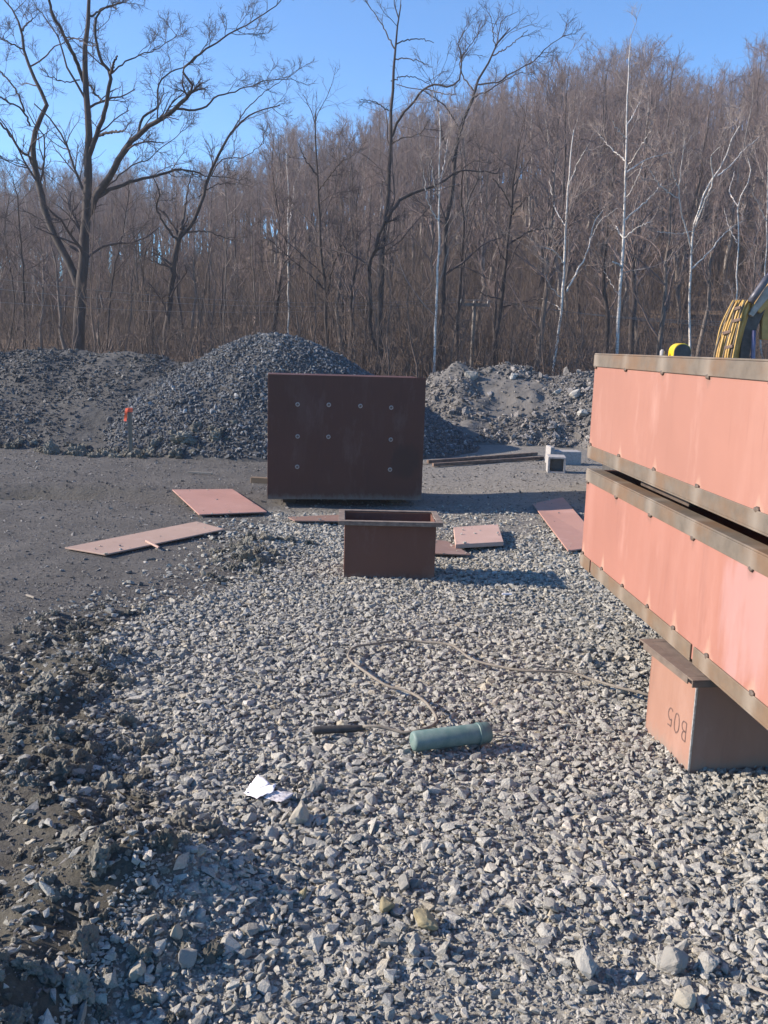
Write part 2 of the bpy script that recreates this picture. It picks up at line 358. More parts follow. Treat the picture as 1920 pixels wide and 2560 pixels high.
M['cylblue'] = simple('cylinder barrel', (.06, .06, .075), (.10, .10, .125), 12, .45, .2, .002, metal=.3)
M['rodblue'] = simple('rod', (.085, .085, .16), (.125, .125, .22), 12, .35, .1, .002, metal=.2)
M['darksteel'] = simple('dark steel', (.035, .033, .032), (.075, .07, .066), 12, .7, .3, .003)
M['greyarm'] = simple('worn grey steel', (.25, .22, .19), (.37, .33, .29), 12, .7, .3, .003)
M['wire'] = simple('aluminium wire', (.16, .15, .145), (.22, .21, .2), 9, .5, 0, .001)
M['pole'] = simple('weathered pole', (.15, .13, .115), (.23, .205, .185), 9, .95, .5, .01, vec=(1, 1, .1))
M['marker'] = simple('marker ink', (.085, .048, .042), (.15, .085, .07), 60, .8, 0)
M['glass'] = simple('cab glass', (.02, .025, .03), (.03, .035, .04), 3, .1, 0)

# ------------------------------------------------------------------ ground
BND = [(235, 2212), (330, 2050), (420, 1900), (330, 1700), (230, 1560), (215, 1400), (330, 1320), (500, 1265), (560, 1200), (570, 1110), (600, 1080)]
bw = np.array([gp(a*K, b*K)[:2] for a, b in BND]); bw = np.vstack([[-.66, 1.2], bw, [-1.6, 10.2], [-2, 14]])
def xb(y): return np.interp(y, bw[:, 1], bw[:, 0])
def side(x, y): return x-(xb(y)+.14*fbm(x, y, 2.3, 3, 5))     # >0 on the gravel
def hgt(x, y):
    x = np.asarray(x, float); y = np.asarray(y, float)
    s = x-xb(y)
    z = .035*fbm(x, y, .45, 3, 1)+.012*fbm(x, y, 3, 3, 2)
    near = 1-sstep(6.0, 7.6, y)
    strip = np.exp(-((s+.28)/.34)**2)*(1-sstep(4.2, 5.6, y))
    z += strip*(.065+.19*fbm(x, y, 2.3, 4, 9))
    z += .085*np.exp(-((x+.60)/.24)**2-((y-2.35)/.26)**2)           # mound of lifted soil low left
    z += .07*np.exp(-((x+1.0)/.25)**2-((y-6.6)/.5)**2)             # soil lump by the gravel edge
    rut = np.exp(-((y-(8.6+.22*(x+4)+.25*np.sin(x*1.3)))/.16)**2)*sstep(-1.6, -2.6, x)*sstep(-9, -6, x)
    z -= .07*rut
    z += .075*np.exp(-((y-(9.0+.22*(x+4)+.25*np.sin(x*1.3)))/.2)**2)*sstep(-1.6, -2.6, x)*sstep(-9, -6, x)
    z += .13*np.exp(-((x-2.6)/1.2)**2-((y-10.0)/1.3)**2)
    z *= 1-.9*np.exp(-(((x-.05)/.5)**2+((y-6.2)/.45)**2)**2)
    return z*np.exp(-(np.maximum(np.abs(x)-12, 0)/10)**2)
def zones(x, y):
    x = np.asarray(x, float); y = np.asarray(y, float)
    s = side(x, y); near = 1-sstep(3.6, 5.6, y)
    g = sstep(-.05, .1, s)*(1-sstep(8.2, 9.6, y+.8*fbm(x, y, .9, 3, 21)))
    soil = np.exp(-((s+.25)/.42)**2)*near
    pale = sstep(.6, 1.6, s)*sstep(6.6, 8.6, y+1.1*fbm(x, y, .8, 3, 31))
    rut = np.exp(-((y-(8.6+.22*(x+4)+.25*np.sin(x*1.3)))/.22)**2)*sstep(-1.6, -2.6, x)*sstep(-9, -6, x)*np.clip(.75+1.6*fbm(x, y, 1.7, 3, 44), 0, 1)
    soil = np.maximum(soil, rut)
    return np.stack([np.clip(soil, 0, 1), g*(1-pale), np.clip(pale, 0, 1)*.9, np.ones_like(g)], -1)
def grid(name, xs, ys, zf, mat, smooth=True):
    X, Y = np.meshgrid(xs, ys); Z = zf(X, Y); nx, ny = len(xs), len(ys)
    V = np.stack([X, Y, Z], -1).reshape(-1, 3); i = np.arange(nx*ny).reshape(ny, nx)
    Q = np.stack([i[:-1, :-1], i[:-1, 1:], i[1:, 1:], i[1:, :-1]], -1).reshape(-1, 4)
    return mesh_arrays(name, V, Q, mat, smooth=smooth)
def cat(*a): return np.unique(np.round(np.concatenate(a), 4))
gx = cat([-600, -300, -150, -80, -50, -35, -25, -20, -16], np.arange(-14, -3.5, .22), np.arange(-3.5, 3.5, .035), np.arange(3.5, 10, .22), [12, 15, 20, 30, 50, 80, 150, 300, 600])
gy = cat([-300, -100, -40, -15, -6, -2, 0], np.arange(.8, 5.2, .035), np.arange(5.2, 9, .07), np.arange(9, 18, .2), [20, 25, 35, 60, 120, 250, 600, 1200])
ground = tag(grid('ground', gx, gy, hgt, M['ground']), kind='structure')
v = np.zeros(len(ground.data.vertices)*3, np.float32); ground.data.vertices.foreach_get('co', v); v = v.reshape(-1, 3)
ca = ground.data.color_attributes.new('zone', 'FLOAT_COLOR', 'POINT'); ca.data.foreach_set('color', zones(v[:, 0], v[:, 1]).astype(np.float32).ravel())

def hillz(x, y):
    x = np.asarray(x, float); y = np.asarray(y, float)
    amp = np.clip(17.5+.25*x, 5, 40)
    t = np.clip((y-27)/83, 0, None); tt = np.where(t < 1, t**1.15, 1-.35*(t-1))
    return -.25*sstep(21, 17, y)+amp*tt+.5*fbm(x, y, .12, 3, 41)*sstep(20, 30, y)-.02*np.clip(y-115, 0, None)
tag(grid('hillside', np.arange(-110, 111, 2.2), np.r_[np.arange(17.5, 40, .8), np.arange(40, 190, 2.5)], hillz, M['litter']), kind='structure')

# heaps: gravel pile and the two earth banks
def pile_h(x, y):
    dx = (x+1.85); dx = np.where(dx < 0, dx/3.5, dx/3.4); dy = (y-14.75)/2.75
    r = np.sqrt(dx*dx+dy*dy+.05); n = .10*fbm(x, y, 1.1, 4, 51)
    return 2.22*(1-r)+n+.10*np.exp(-((r-.9)/.25)**2)
def lberm_h(x, y):
    r = np.abs(y-(15.3+.25*np.sin(x*.7)))/2.9; return (1.34+.25*fbm(x, 0*x, .55, 3, 61))*(1-r**1.25)*sstep(-1.2, -3.4, x)+.16*fbm(x, y, 1.0, 5, 62)-.06
def rberm_h(x, y):
    r = np.abs(y-(17.0+.3*np.sin(x*.9)))/2.4; return (1.32+.18*fbm(x, 0*x, .8, 3, 71))*(1-r**1.3)*sstep(-.6, 1.4, x)+.36*fbm(x, y, 1.25, 5, 72)*sstep(-1.2, .8, x)-.10
def lump(fn): return lambda x, y: np.maximum(fn(x, y), -.12)
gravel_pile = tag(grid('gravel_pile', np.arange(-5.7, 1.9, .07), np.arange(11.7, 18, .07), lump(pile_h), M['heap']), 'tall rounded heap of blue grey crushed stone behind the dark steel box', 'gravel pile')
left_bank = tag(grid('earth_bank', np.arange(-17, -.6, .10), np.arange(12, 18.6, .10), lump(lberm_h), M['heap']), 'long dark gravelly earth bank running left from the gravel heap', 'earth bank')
right_bank = tag(grid('earth_bank', np.arange(-1.4, 13, .09), np.arange(14.3, 19.8, .09), lump(rberm_h), M['rheap']), 'lumpy pale rubble bank right of the dark steel box', 'earth bank')

# ------------------------------------------------------------------ stones
rng = np.random.default_rng(7)
def facet_bm(r, flat, sub=2, planes=11, rough=.04):
    bm = bmesh.new(); bmesh.ops.create_icosphere(bm, subdivisions=sub, radius=1)
    n = r.normal(size=(planes, 3)); n /= np.linalg.norm(n, axis=1, keepdims=True); d = r.uniform(.42, .82, planes)
    co = np.array([v_.co[:] for v_ in bm.verts]); k = (co @ n.T)/d; m = np.maximum(k.max(1), 1.0)
    co = co/m[:, None]; co *= (1+r.normal(0, rough, len(co)))[:, None]; co /= np.abs(co).max()
    sh = r.normal(0, .18, (3, 3))+np.eye(3); co = (co @ sh.T)*np.array(flat)
    for v_, c_ in zip(bm.verts, co): v_.co = c_
    return bm
def rock_bm(r, n=16, flat=(1, .8, .6), chop=True):
    bm = bmesh.new()
    for _ in range(n):
        p = r.normal(size=3); p /= np.linalg.norm(p); p *= r.uniform(.8, 1.12); bm.verts.new(p*np.array(flat))
    g = bmesh.ops.convex_hull(bm, input=bm.verts[:])
    bmesh.ops.delete(bm, geom=[v for v in bm.verts if not v.link_faces], context='VERTS'); return bm
def rough_rock(r, flat):
    from mathutils import noise as N
    bm = rock_bm(r, 15, flat); bmesh.ops.subdivide_edges(bm, edges=bm.edges[:], cuts=5, use_grid_fill=True); bmesh.ops.triangulate(bm, faces=bm.faces[:])
    bmesh.ops.smooth_vert(bm, verts=bm.verts[:], factor=.5, use_axis_x=True, use_axis_y=True, use_axis_z=True)
    off = Vector(r.uniform(0, 60, 3))
    for v_ in bm.verts: p = v_.co.copy(); v_.co = p*(1+.16*N.noise(p*1.6+off)+.09*N.noise(p*4+off)+.05*N.noise(p*10+off))
    return bm
def proto_collection(name, builders, mat):
    c = bpy.data.collections.new(name)
    for i, b in enumerate(builders):
        bm = b(i); me = bpy.data.meshes.new('%s_%02d' % (name, i)); bmesh.ops.recalc_face_normals(bm, faces=bm.faces[:]); bm.to_mesh(me); bm.free(); me.materials.append(mat)
        c.objects.link(bpy.data.objects.new('%s_%02d' % (name, i), me))
    return c
def stones_of(name, mat, n=14, npts=(10, 18)):
    r = np.random.default_rng(sum(map(ord, name)))
    return proto_collection(name, [lambda i: rock_bm(r, int(r.integers(9, 16)), (1.1, r.uniform(.65, .95), r.uniform(.42, .66)))]*n, mat)
def clod_bm(r):
    bm = bmesh.new(); bmesh.ops.create_icosphere(bm, subdivisions=4, radius=1)
    off = r.uniform(0, 50, 3)
    from mathutils import noise as N
    for v_ in bm.verts:
        p = v_.co.normalized(); k = 1+.55*N.noise(Vector(p*1.3)+Vector(off))+.34*N.noise(Vector(p*3.1)+Vector(off))+.24*N.noise(Vector(p*7)+Vector(off))+.20*N.noise(Vector(p*15)+Vector(off))
        v_.co = Vector((p.x*k, p.y*k*.9, p.z*k*.72))
    return bm
def scatter(name, P, rot, scl, idx, tint, coll, parent=None, mats=None):
    me = bpy.data.meshes.new(name); n = len(P); me.vertices.add(n); me.vertices.foreach_set('co', np.asarray(P, np.float32).ravel())
    for an, ty, arr, key in (('rot', 'FLOAT_VECTOR', rot, 'vector'), ('scl', 'FLOAT_VECTOR', scl, 'vector'), ('idx', 'INT', idx, 'value'), ('tint', 'FLOAT', tint, 'value')):
        a = me.attributes.new(an, ty, 'POINT'); a.data.foreach_set(key, np.asarray(arr, np.int32 if ty == 'INT' else np.float32).ravel())
    o = bpy.data.objects.new(name, me); link(o, parent)
    ng = bpy.data.node_groups.new(name+' scatter', 'GeometryNodeTree')
    ng.interface.new_socket('Geometry', in_out='INPUT', socket_type='NodeSocketGeometry'); ng.interface.new_socket('Geometry', in_out='OUTPUT', socket_type='NodeSocketGeometry')
    gi = ng.nodes.new('NodeGroupInput'); go = ng.nodes.new('NodeGroupOutput')
    ip = ng.nodes.new('GeometryNodeInstanceOnPoints'); ci = ng.nodes.new('GeometryNodeCollectionInfo')
    ci.inputs['Collection'].default_value = coll; ci.inputs['Separate Children'].default_value = True; ci.inputs['Reset Children'].default_value = True
    ip.inputs['Pick Instance'].default_value = True
    def na(nm, ty):
        x = ng.nodes.new('GeometryNodeInputNamedAttribute'); x.data_type = ty; x.inputs['Name'].default_value = nm; return x.outputs['Attribute']
    L = ng.links.new
    L(gi.outputs[0], ip.inputs['Points']); L(ci.outputs[0], ip.inputs['Instance']); L(na('idx', 'INT'), ip.inputs['Instance Index'])
    e2r = ng.nodes.new('FunctionNodeEulerToRotation'); L(na('rot', 'FLOAT_VECTOR'), e2r.inputs[0]); L(e2r.outputs[0], ip.inputs['Rotation'])
    L(na('scl', 'FLOAT_VECTOR'), ip.inputs['Scale']); L(ip.outputs[0], go.inputs[0])
    md = o.modifiers.new('scatter', 'NODES'); md.node_group = ng
    tag(o, kind='stuff'); return o
def lay(name, x, y, zf, size, coll, nproto, sink=.25, parent=None, tilt=.5, tintpow=1.0, tint=None):
    n = len(x); z = zf(x, y)
    rot = np.stack([rng.normal(0, tilt, n), rng.normal(0, tilt, n), rng.uniform(0, 6.283, n)], 1)
    an = rng.uniform(.8, 1.2, (n, 3)); scl = size[:, None]*an
    P = np.stack([x, y, z+size*(.55-sink*2)*rng.uniform(.3, 1.3, n)], 1)
    t = rng.uniform(0, 1, n)**tintpow if tint is None else tint
    return scatter(name, P, rot, scl, rng.integers(0, nproto, n), t, coll, parent)

C_GR = stones_of('crushed_stone', M['gravel'], 18)
C_GT = stones_of('grit_stone', M['grit'], 8, (8, 12))
C_DG = stones_of('dirt_grit_stone', M['dirtgrit'], 8, (8, 12))
C_PL = stones_of('heap_stone', M['pile'], 12, (9, 14))
C_LB = stones_of('bank_stone', M['bermstone'], 10, (9, 14))
C_RB = stones_of('rubble_stone', M['rightstone'], 10, (9, 15))
rr = np.random.default_rng(3); C_CL = proto_collection('soil_clod', [lambda i: clod_bm(rr)]*8, M['clod'])

def cand(n, x0, x1, y0, y1): return rng.uniform(x0, x1, n), rng.uniform(y0, y1, n)
def fov(x, y, m=.6): return (np.abs(x) < y*.46+m)
# crushed stone field
x, y = cand(250000, -2.6, 4.2, 1.45, 9.4); s = side(x, y)
grn = fbm(x, y, 1.5, 3, 81)
finezone = np.exp(-((x-.42)/.55)**2-((y-1.95)/.34)**2)+.85*np.exp(-((x-.75)/.45)**2-((y-4.35)/.35)**2)   # trodden patches with fewer big stones
dens = np.maximum(sstep(-.12, .22, s), .2*sstep(-.8, -.1, s))*(1-sstep(7.4, 9.0, y+.9*fbm(x, y, .9, 3, 21)))*(1-.62*np.clip(finezone, 0, 1))*np.clip(.95+.5*grn, .35, 1)
dens *= 1-.75*sstep(6.4, 7.6, y)*sstep(.2, .9, x)*(1-.5*(fbm(x, y, 1.3, 3, 33) > .05))
k = (rng.uniform(0, 1, len(x)) < dens) & fov(x, y); x, y = x[k], y[k]
fz = np.clip(np.exp(-((x-.42)/.55)**2-((y-1.95)/.34)**2), 0, 1)
size = .0089*np.exp(rng.normal(.36, .45, len(x)))*(1-.28*fz)*np.where(y > 5, .94, 1); size = np.clip(size, .0045, .034)
layer = rng.uniform(0, 1, len(x))
def gz(xx, yy): return hgt(xx, yy)+.012*(layer > .5)
lay('crushed_stone', x, y, gz, size, C_GR, 18, .30, tilt=.30)
x, y = cand(95000, -1.4, 2.4, 1.45, 4.4); k = fov(x, y) & (side(x, y) > -.1) & (rng.uniform(0, 1, len(x)) < .8-.35*sstep(3.4, 4.4, y)); x, y = x[k], y[k]      # small chips wedged between the stones
lay('crushed_stone', x, y, hgt, np.clip(.0072*np.exp(rng.normal(0, .28, len(x))), .004, .013), C_GR, 18, .22, tilt=.35)
# fine grit over everything near
x, y = cand(70000, -3.2, 1, 1.45, 5.6); k = fov(x, y) & (side(x, y) < .05) & (rng.uniform(0, 1, len(x)) < .7); x, y = x[k], y[k]
lay('grit', x, y, hgt, np.clip(.0042*np.exp(rng.normal(.1, .45, len(x))), .002, .013), C_DG, 8, .2)
x, y = cand(150000, -1.8, 3.0, 1.45, 5.6); k = fov(x, y) & (side(x, y) > -.05) & (rng.uniform(0, 1, len(x)) < .6); x, y = x[k], y[k]
lay('grit', x, y, hgt, np.clip(.0042*np.exp(rng.normal(.1, .45, len(x))), .002, .013), C_GT, 8, .2)
x, y = cand(42000, -7.5, 6, 5.5, 13.5); k = fov(x, y) & ((side(x, y) < .2) | (y > 7.2)); x, y = x[k], y[k]
lay('grit', x, y, hgt, np.clip(.0065*np.exp(rng.normal(.1, .5, len(x))), .003, .03), C_DG, 8, .2)
# soil clods along the edge of the stone
x, y = cand(26000, -2.6, .4, 1.45, 6.2); s = side(x, y); d = np.exp(-((s+.24)/.34)**2)*(.35+1.3*np.clip(fbm(x, y, 2.1, 3, 91)+.25, 0, 1))*sstep(5.4, 3.6, y)
k = fov(x, y) & (rng.uniform(0, 1, len(x)) < d*.95); x, y = x[k], y[k]
size = np.clip(.009*np.exp(rng.normal(.1, .68, len(x))), .004, .048)
lay('soil_clods', x, y, hgt, size, C_CL, 8, .25, tilt=.8)
x, y = cand(700, -1.35, -.55, 5.6, 7.3); k = rng.uniform(0, 1, len(x)) < np.exp(-((x+.95)/.25)**2-((y-6.5)/.55)**2); x, y = x[k], y[k]
lay('soil_clods', x, y, hgt, np.clip(.014*np.exp(rng.normal(.2, .5, len(x))), .006, .06), C_CL, 8, .25, tilt=.8)
x, y = cand(2600, -5.6, -.9, 11.4, 13.3); d = np.exp(-((y-(12.25+.12*np.sin(x*2.1)+.28*np.abs(x+2.9)**1.0*.3))/.22)**2)*(.5+fbm(x, y, 1.4, 3, 93)); k = rng.uniform(0, 1, len(x)) < d*.5; x, y = x[k], y[k]
def foot_z(x_, y_): return np.maximum(np.maximum(hgt(x_, y_), pile_h(x_, y_)), lberm_h(x_, y_))
lay('soil_clods', x, y, foot_z, np.clip(.04*np.exp(rng.normal(.1, .5, len(x))), .012, .15), C_CL, 8, .25, tilt=.8)
# heap stones
x, y = cand(66000, -5.5, 1.8, 11.8, 16.5); h = pile_h(x, y); k = (h > .03) & (rng.uniform(0, 1, len(x)) < .62*np.clip(.5+1.9*sstep(-4.6, -2.6, x+.5*fbm(x, y, .8, 3, 95)), 0, 1)); x, y = x[k], y[k]
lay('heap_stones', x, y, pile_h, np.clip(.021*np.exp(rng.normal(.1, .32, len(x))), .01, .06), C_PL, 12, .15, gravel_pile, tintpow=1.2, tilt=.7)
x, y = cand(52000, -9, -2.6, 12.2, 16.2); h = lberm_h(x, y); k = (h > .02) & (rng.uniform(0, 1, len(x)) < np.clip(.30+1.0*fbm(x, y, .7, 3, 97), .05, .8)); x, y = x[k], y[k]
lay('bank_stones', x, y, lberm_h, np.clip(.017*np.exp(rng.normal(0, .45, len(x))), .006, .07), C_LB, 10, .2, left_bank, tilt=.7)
x, y = cand(62000, -.6, 7.5, 14.4, 18); h = rberm_h(x, y); k = (h > .02) & (rng.uniform(0, 1, len(x)) < np.clip(.48+1.5*fbm(x, y, .8, 3, 98), .06, 1)); x, y = x[k], y[k]
lay('bank_stones', x, y, rberm_h, np.clip(.021*np.exp(rng.normal(0, .5, len(x))), .008, .12), C_RB, 10, .2, right_bank, tilt=.7)

# single rocks that stand out
def rock(px, py, w, mat, label, seed, flat=(1, .85, .8), zoff=.3):
    r = np.random.default_rng(seed); p = gp(px, py); p[2] = hgt(p[0], p[1])
    sz = .72*w/F*np.linalg.norm(p-np.array([0, 0, H]))/2
    bm = rough_rock(r, flat)
    o = bm_obj('rock', bm, mat); o.scale = (sz,)*3; o.location = (p[0], p[1], p[2]+sz*zoff+.012); o.rotation_euler = (r.normal(0, .25), r.normal(0, .25), r.uniform(0, 6.28))
    tag(o, label, 'rock', 'single rocks lying on the crushed stone')
RG = rock_mat('grey rock', (.21, .203, .185), (.35, .338, .308)); RP = rock_mat('pale rock', (.27, .262, .24), (.42, .407, .372)); RY = rock_mat('ochre rock', (.22, .185, .105), (.38, .33, .21)); RT = rock_mat('tan rock', (.30, .275, .22), (.46, .425, .35))
for a in [(1462, 2440, 100, RP, 'pale upright rock with a dark shadow near the bottom edge', 1, (1, .75, 1.05), .45),
          (1060, 2322, 112, RY, 'ochre lumpy rock low in the middle, right one of two yellowish rocks', 2, (1, .8, .62), .3),
          (962, 2282, 78, RY, 'yellowish angular rock just left of the ochre lumpy rock', 3, (1, .8, .75), .3),
          (1015, 2222, 74, RG, 'grey squared rock casting shadow above the ochre rocks', 4, (1, .85, .9), .4),
          (1684, 2425, 108, RG, 'large flat sided grey rock near the bottom right corner', 5, (1, .8, .8), .35),
          (1770, 2430, 90, RP, 'pale pointed rock right of the large flat sided grey rock', 15, (.8, .7, 1.0), .35),
          (1708, 2516, 92, RT, 'tan wedge shaped rock close to the bottom edge at right', 6, (1, .8, .7), .3),
          (746, 2060, 112, RT, 'tan cream chunk below the scrap of paper', 7, (1.1, .7, .6), .3),
          (760, 2256, 52, RY, 'small yellow pyramid shaped rock low left of middle', 8, (.8, .8, 1), .4),
          (470, 2445, 92, RG, 'grey wedge rock at the foot of the soil clods', 9, (1, .8, .75), .35),
          (440, 2405, 66, RT, 'upright tan rock leaning on the soil clods', 10, (.7, .7, 1.1), .5),
          (1552, 1738, 60, RP, 'pointed pale rock beside the cable near the marked steel box', 11, (.9, .7, 1.1), .4),
          (1470, 1660, 48, RP, 'pale squarish rock above the cable near the box stack', 12, (.8, .8, .9), .45),
          (1375, 2280, 66, RG, 'dark grey elongated rock in the lower gravel right of middle', 13, (1.2, .7, .7), .35),
          (335, 2480, 84, RT, 'broad low grey boulder at the lower left edge of the stone', 14, (1.2, .9, .6), .2),
          (790, 1985, 70, RG, 'grey blocky rock right of the scrap of paper', 16, (1, .8, .8), .4)]:
    rock(*a)
def bank_rock(px, py, Y, w, label, seed):
    r = np.random.default_rng(seed); p = dp(px, py, Y); sz = w/F*Y/2; bm = rough_rock(r, (1, .8, .75)); o = bm_obj('rock', bm, RG if seed % 2 else RP)
    o.scale = (sz,)*3; o.location = (p[0], p[1], rberm_h(p[0], p[1])+sz*.25); tag(o, label, 'rock', 'rocks on the rubble bank')
for a in [(1180, 915, 16.9, 46, 'rounded grey boulder on top of the rubble bank', 21), (1285, 900, 16.8, 30, 'small pale boulder on the crest of the rubble bank right of the rounded one', 22), (1460, 1020, 15.6, 34, 'pale rock on the rubble bank face beside the box stack', 24),
          (1395, 950, 16.2, 30, 'pale sharp rock in the upper hollow of the rubble bank', 26), (1440, 960, 16, 40, 'broad pale rock above the others beside the box stack', 28)]: bank_rock(*a)

# ------------------------------------------------------------------ stacked steel boxes
YAW = math.atan2(.066, 1.0)
def flange_run(bm, x0, x1, z0, z1, segs, leg, top):
    pass
def steel_box(label, loc, L, Wd, Ht, pm, gaps, welds_top, welds_bot, foff):
    """long open steel box; local x to the right, y runs away from the camera and 0 is the far end"""
    t = empty('steel_box', loc, YAW); tag(t, label, 'steel box', 'long primed steel boxes in a stack')
    fh = .064; ft = .008
    boxo('side_panel', 0, .006, -L, 0, .004, Ht-.004, pm, t); boxo('side_panel', Wd-.006, Wd, -L, 0, .004, Ht-.004, pm, t)
    boxo('end_panel', .0065, Wd-.0065, -.006, -.0005, .004, Ht-.004, pm, t); boxo('end_panel', .0065, Wd-.0065, -L+.0005, -L+.006, .004, Ht-.004, pm, t)
    boxo('floor_panel', .007, Wd-.007, -L+.007, -.007, .012, .018, pm, t)
    def angle(nm, z0, z1, inward_z, y0, y1, xside):
        bm = bmesh.new()
        if xside < 0: box(bm, -ft, -.0005, y0, y1, z0, z1); box(bm, -ft+.001, .07, y0+.001, y1-.001, *inward_z)
        else: box(bm, Wd+.0005, Wd+ft, y0, y1, z0, z1); box(bm, Wd-.07, Wd+ft-.001, y0+.001, y1-.001, *inward_z)
        return bm_obj(nm, bm, M['flange_b'] if nm[0] == 'b' and z0 < .1 and loc[2] < .6 else M['flange_t'], t, bevel=.0025)
    angle('top_flange', Ht-fh, Ht-.0005, (Ht, Ht+.008), -L, 0, -1); angle('top_flange', Ht-fh, Ht-.0005, (Ht, Ht+.008), -L, 0, 1)
    cuts = [0.0]+[g for g in gaps]+[-L]
    edges = []; a = 0.0
    for g in gaps: edges.append((g+.014, a)); a = g-.014
    edges.append((-L, a))
    for (b0, b1) in edges: angle('bottom_flange', .0005, fh, (-.008, 0), b0, b1, -1)
    angle('bottom_flange', .0005, fh, (-.008, 0), -L, 0, 1)
    for nm, z0 in (('end_flange', Ht-fh), ('end_flange', .0005)):
        for y0, y1 in ((.0005, ft), (-L-ft, -L-.0005)): boxo(nm, -ft+.001, Wd+ft-.001, y0, y1, z0, z0+fh-.001, M['flange_plain'], t, bevel=.002)
    def weld(y, z):
        bm = bmesh.new(); bmesh.ops.create_icosphere(bm, subdivisions=2, radius=.011)
        r = random.Random(int(y*1000+z*77))
        for v_ in bm.verts: v_.co *= r.uniform(.75, 1.2)
        o = bm_obj('weld', bm, M['weld'], t, smooth=True); o.location = (-.004, y, z); o.scale = (.7, 1.5, 1.0)
    for y in welds_top: weld(y, Ht-fh-.002)
    for y in welds_bot: weld(y, fh+.003)
    return t
XF, YF = 1.141, 4.972
steel_box('lower pink primed steel box of the stack, scuffed pale patch, resting on the marked box', (XF, YF, .404), 2.85, 1.15, .545, M['primer2'], [-.2, -1.6], WT, WB, 0)
steel_box('upper pink primed steel box on top of the stack, rusty angle iron rim', (XF-.002, YF, 1.024), 2.85, 1.15, .562, M['primer'], [], WT, WT, 0)
def stack_pt(lx, ly, z): c, s_ = math.cos(YAW), math.sin(YAW); return (XF+lx*c-ly*s_, YF+lx*s_+ly*c, z)
def spacer(ly0, ly1, lx0, lx1, label):
    o = boxo('timber_block', lx0, lx1, ly0, ly1, 0, .048, M['oldtimber'], bevel=.003); o.location = (XF, YF, .9585); o.rotation_euler[2] = YAW; tag(o, label, 'timber block', 'timber blocks between the stacked boxes')
spacer(-1.22, -.62, .085, .18, 'long dark timber block in the gap between the stacked boxes')
spacer(-2.75, -2.1, .085, .18, 'nearest timber block in the gap between the stacked boxes')
spacer(-1.9, -.5, 1.0, 1.10, 'timber block under the far side of the upper box')
bm = bmesh.new(); box(bm, .16, .19, -1.72, -1.32, 0, .03)
o = bm_obj('pale_plate', bm, M['plate_pale'], bevel=.002); o.location = (XF, YF, .9585); o.rotation_euler[2] = YAW; tag(o, 'bright pale strip of steel lying in the gap between the stacked boxes', 'steel strip')

# ------------------------------------------------------------------ small flanged boxes
def flanged_box(name, loc, rz, Wd, D, Ht, label, pm, fm, fw=.042, fd=.030, inw=0.0):
    t = empty(name, loc, rz); tag(t, label, 'steel box')
    th = .006; zt = Ht-.012
    for nm, b in (('front_panel', (0, Wd, 0, th)), ('back_panel', (0, Wd, D-th, D))): boxo(nm, b[0], b[1], b[2], b[3], 0, zt, pm, t, bevel=.0015)
    boxo('side_panel', 0, th, th+.0003, D-th-.0003, 0, zt-.001, pm, t, bevel=.0015); boxo('side_panel', Wd-th, Wd, th+.0003, D-th-.0003, 0, zt-.001, pm, t, bevel=.0015)
    boxo('base_panel', th, Wd-th, th, D-th, .01, .016, pm, t)
    def ang(x0, x1, y0, y1, out):
        bm = bmesh.new(); box(bm, x0, x1, y0, y1, Ht-.007, Ht)
        a = .0065
        if out == 'f': box(bm, x0, x1, y0, y0+a, Ht-fd, Ht-.0075)
        if out == 'b': box(bm, x0, x1, y1-a, y1, Ht-fd, Ht-.0075)
        if out == 'l': box(bm, x0, x0+a, y0, y1, Ht-fd, Ht-.0075)
        if out == 'r': box(bm, x1-a, x1, y0, y1, Ht-fd, Ht-.0075)
        bm_obj('rim_angle', bm, fm, t, bevel=.0015)
    ang(-fw, Wd+fw, -fw, -.0005, 'f'); ang(-fw, Wd+fw, D+.0005, D+fw, 'b')
    ang(-fw, -.0005, 0, D, 'l'); ang(Wd+.0005, Wd+fw, 0, D, 'r')
    if inw: boxo('rim_leaf', 0, inw, .002, D-.002, Ht-.0075, Ht-.0005, fm, t)
    return t
sbp = gp(859, 1446)
sb = flanged_box('steel_box', (sbp[0], sbp[1], -.012), math.atan2(.032, .631), .632, .36, .428, 'small open brown steel box with a rim standing alone on the gravel', M['primer_small'], M['flange_small'])
b5 = flanged_box('steel_box', (1.220, 3.230, -.02), rad(8.2), .62, .40, .414, 'orange pink steel box marked B05 upside down under the stack', M['primer_box'], M['flange_plain'], inw=.12)
boxo('corner_seam', -.003, .004, -.003, .004, 0, .38, M['steel_edge'], b5)
# hand lettering B05, upside down on the left face
def stroke(bm, pts, w=.0029):
    p = smooth_line(np.array(pts, float), max(6, 5*len(pts)))
    T = np.gradient(p, axis=0); T /= np.linalg.norm(T, axis=1, keepdims=True)+1e-9; Nn = np.stack([-T[:, 1], T[:, 0]], 1)
    prev = None
    for q, n_ in zip(p, Nn):
        a = [bm.verts.new((0, *(q+n_*w))), bm.verts.new((0, *(q-n_*w)))]
        if prev: bm.faces.new((prev[0], prev[1], a[1], a[0]))
        prev = a
bm = bmesh.new(); LH = .060
def glyph(oy, oz, strokes, sc=LH):
    # glyph drawn in (u right, v up) 0..1, placed turned by 180 degrees; on the face +y runs left in the picture
    for s_ in strokes: stroke(bm, [(oy+u*sc*.62, oz-v_*sc) for u, v_ in s_])
B_ = [[(.08, 0), (.1, .5), (.08, 1)], [(.08, 1), (.6, .95), (.7, .74), (.5, .54), (.1, .5)], [(.1, .5), (.65, .46), (.82, .24), (.6, .03), (.08, 0)]]
O_ = [[(.5, 1), (.18, .8), (.1, .45), (.25, .08), (.5, 0), (.75, .1), (.88, .5), (.8, .85), (.5, 1)]]
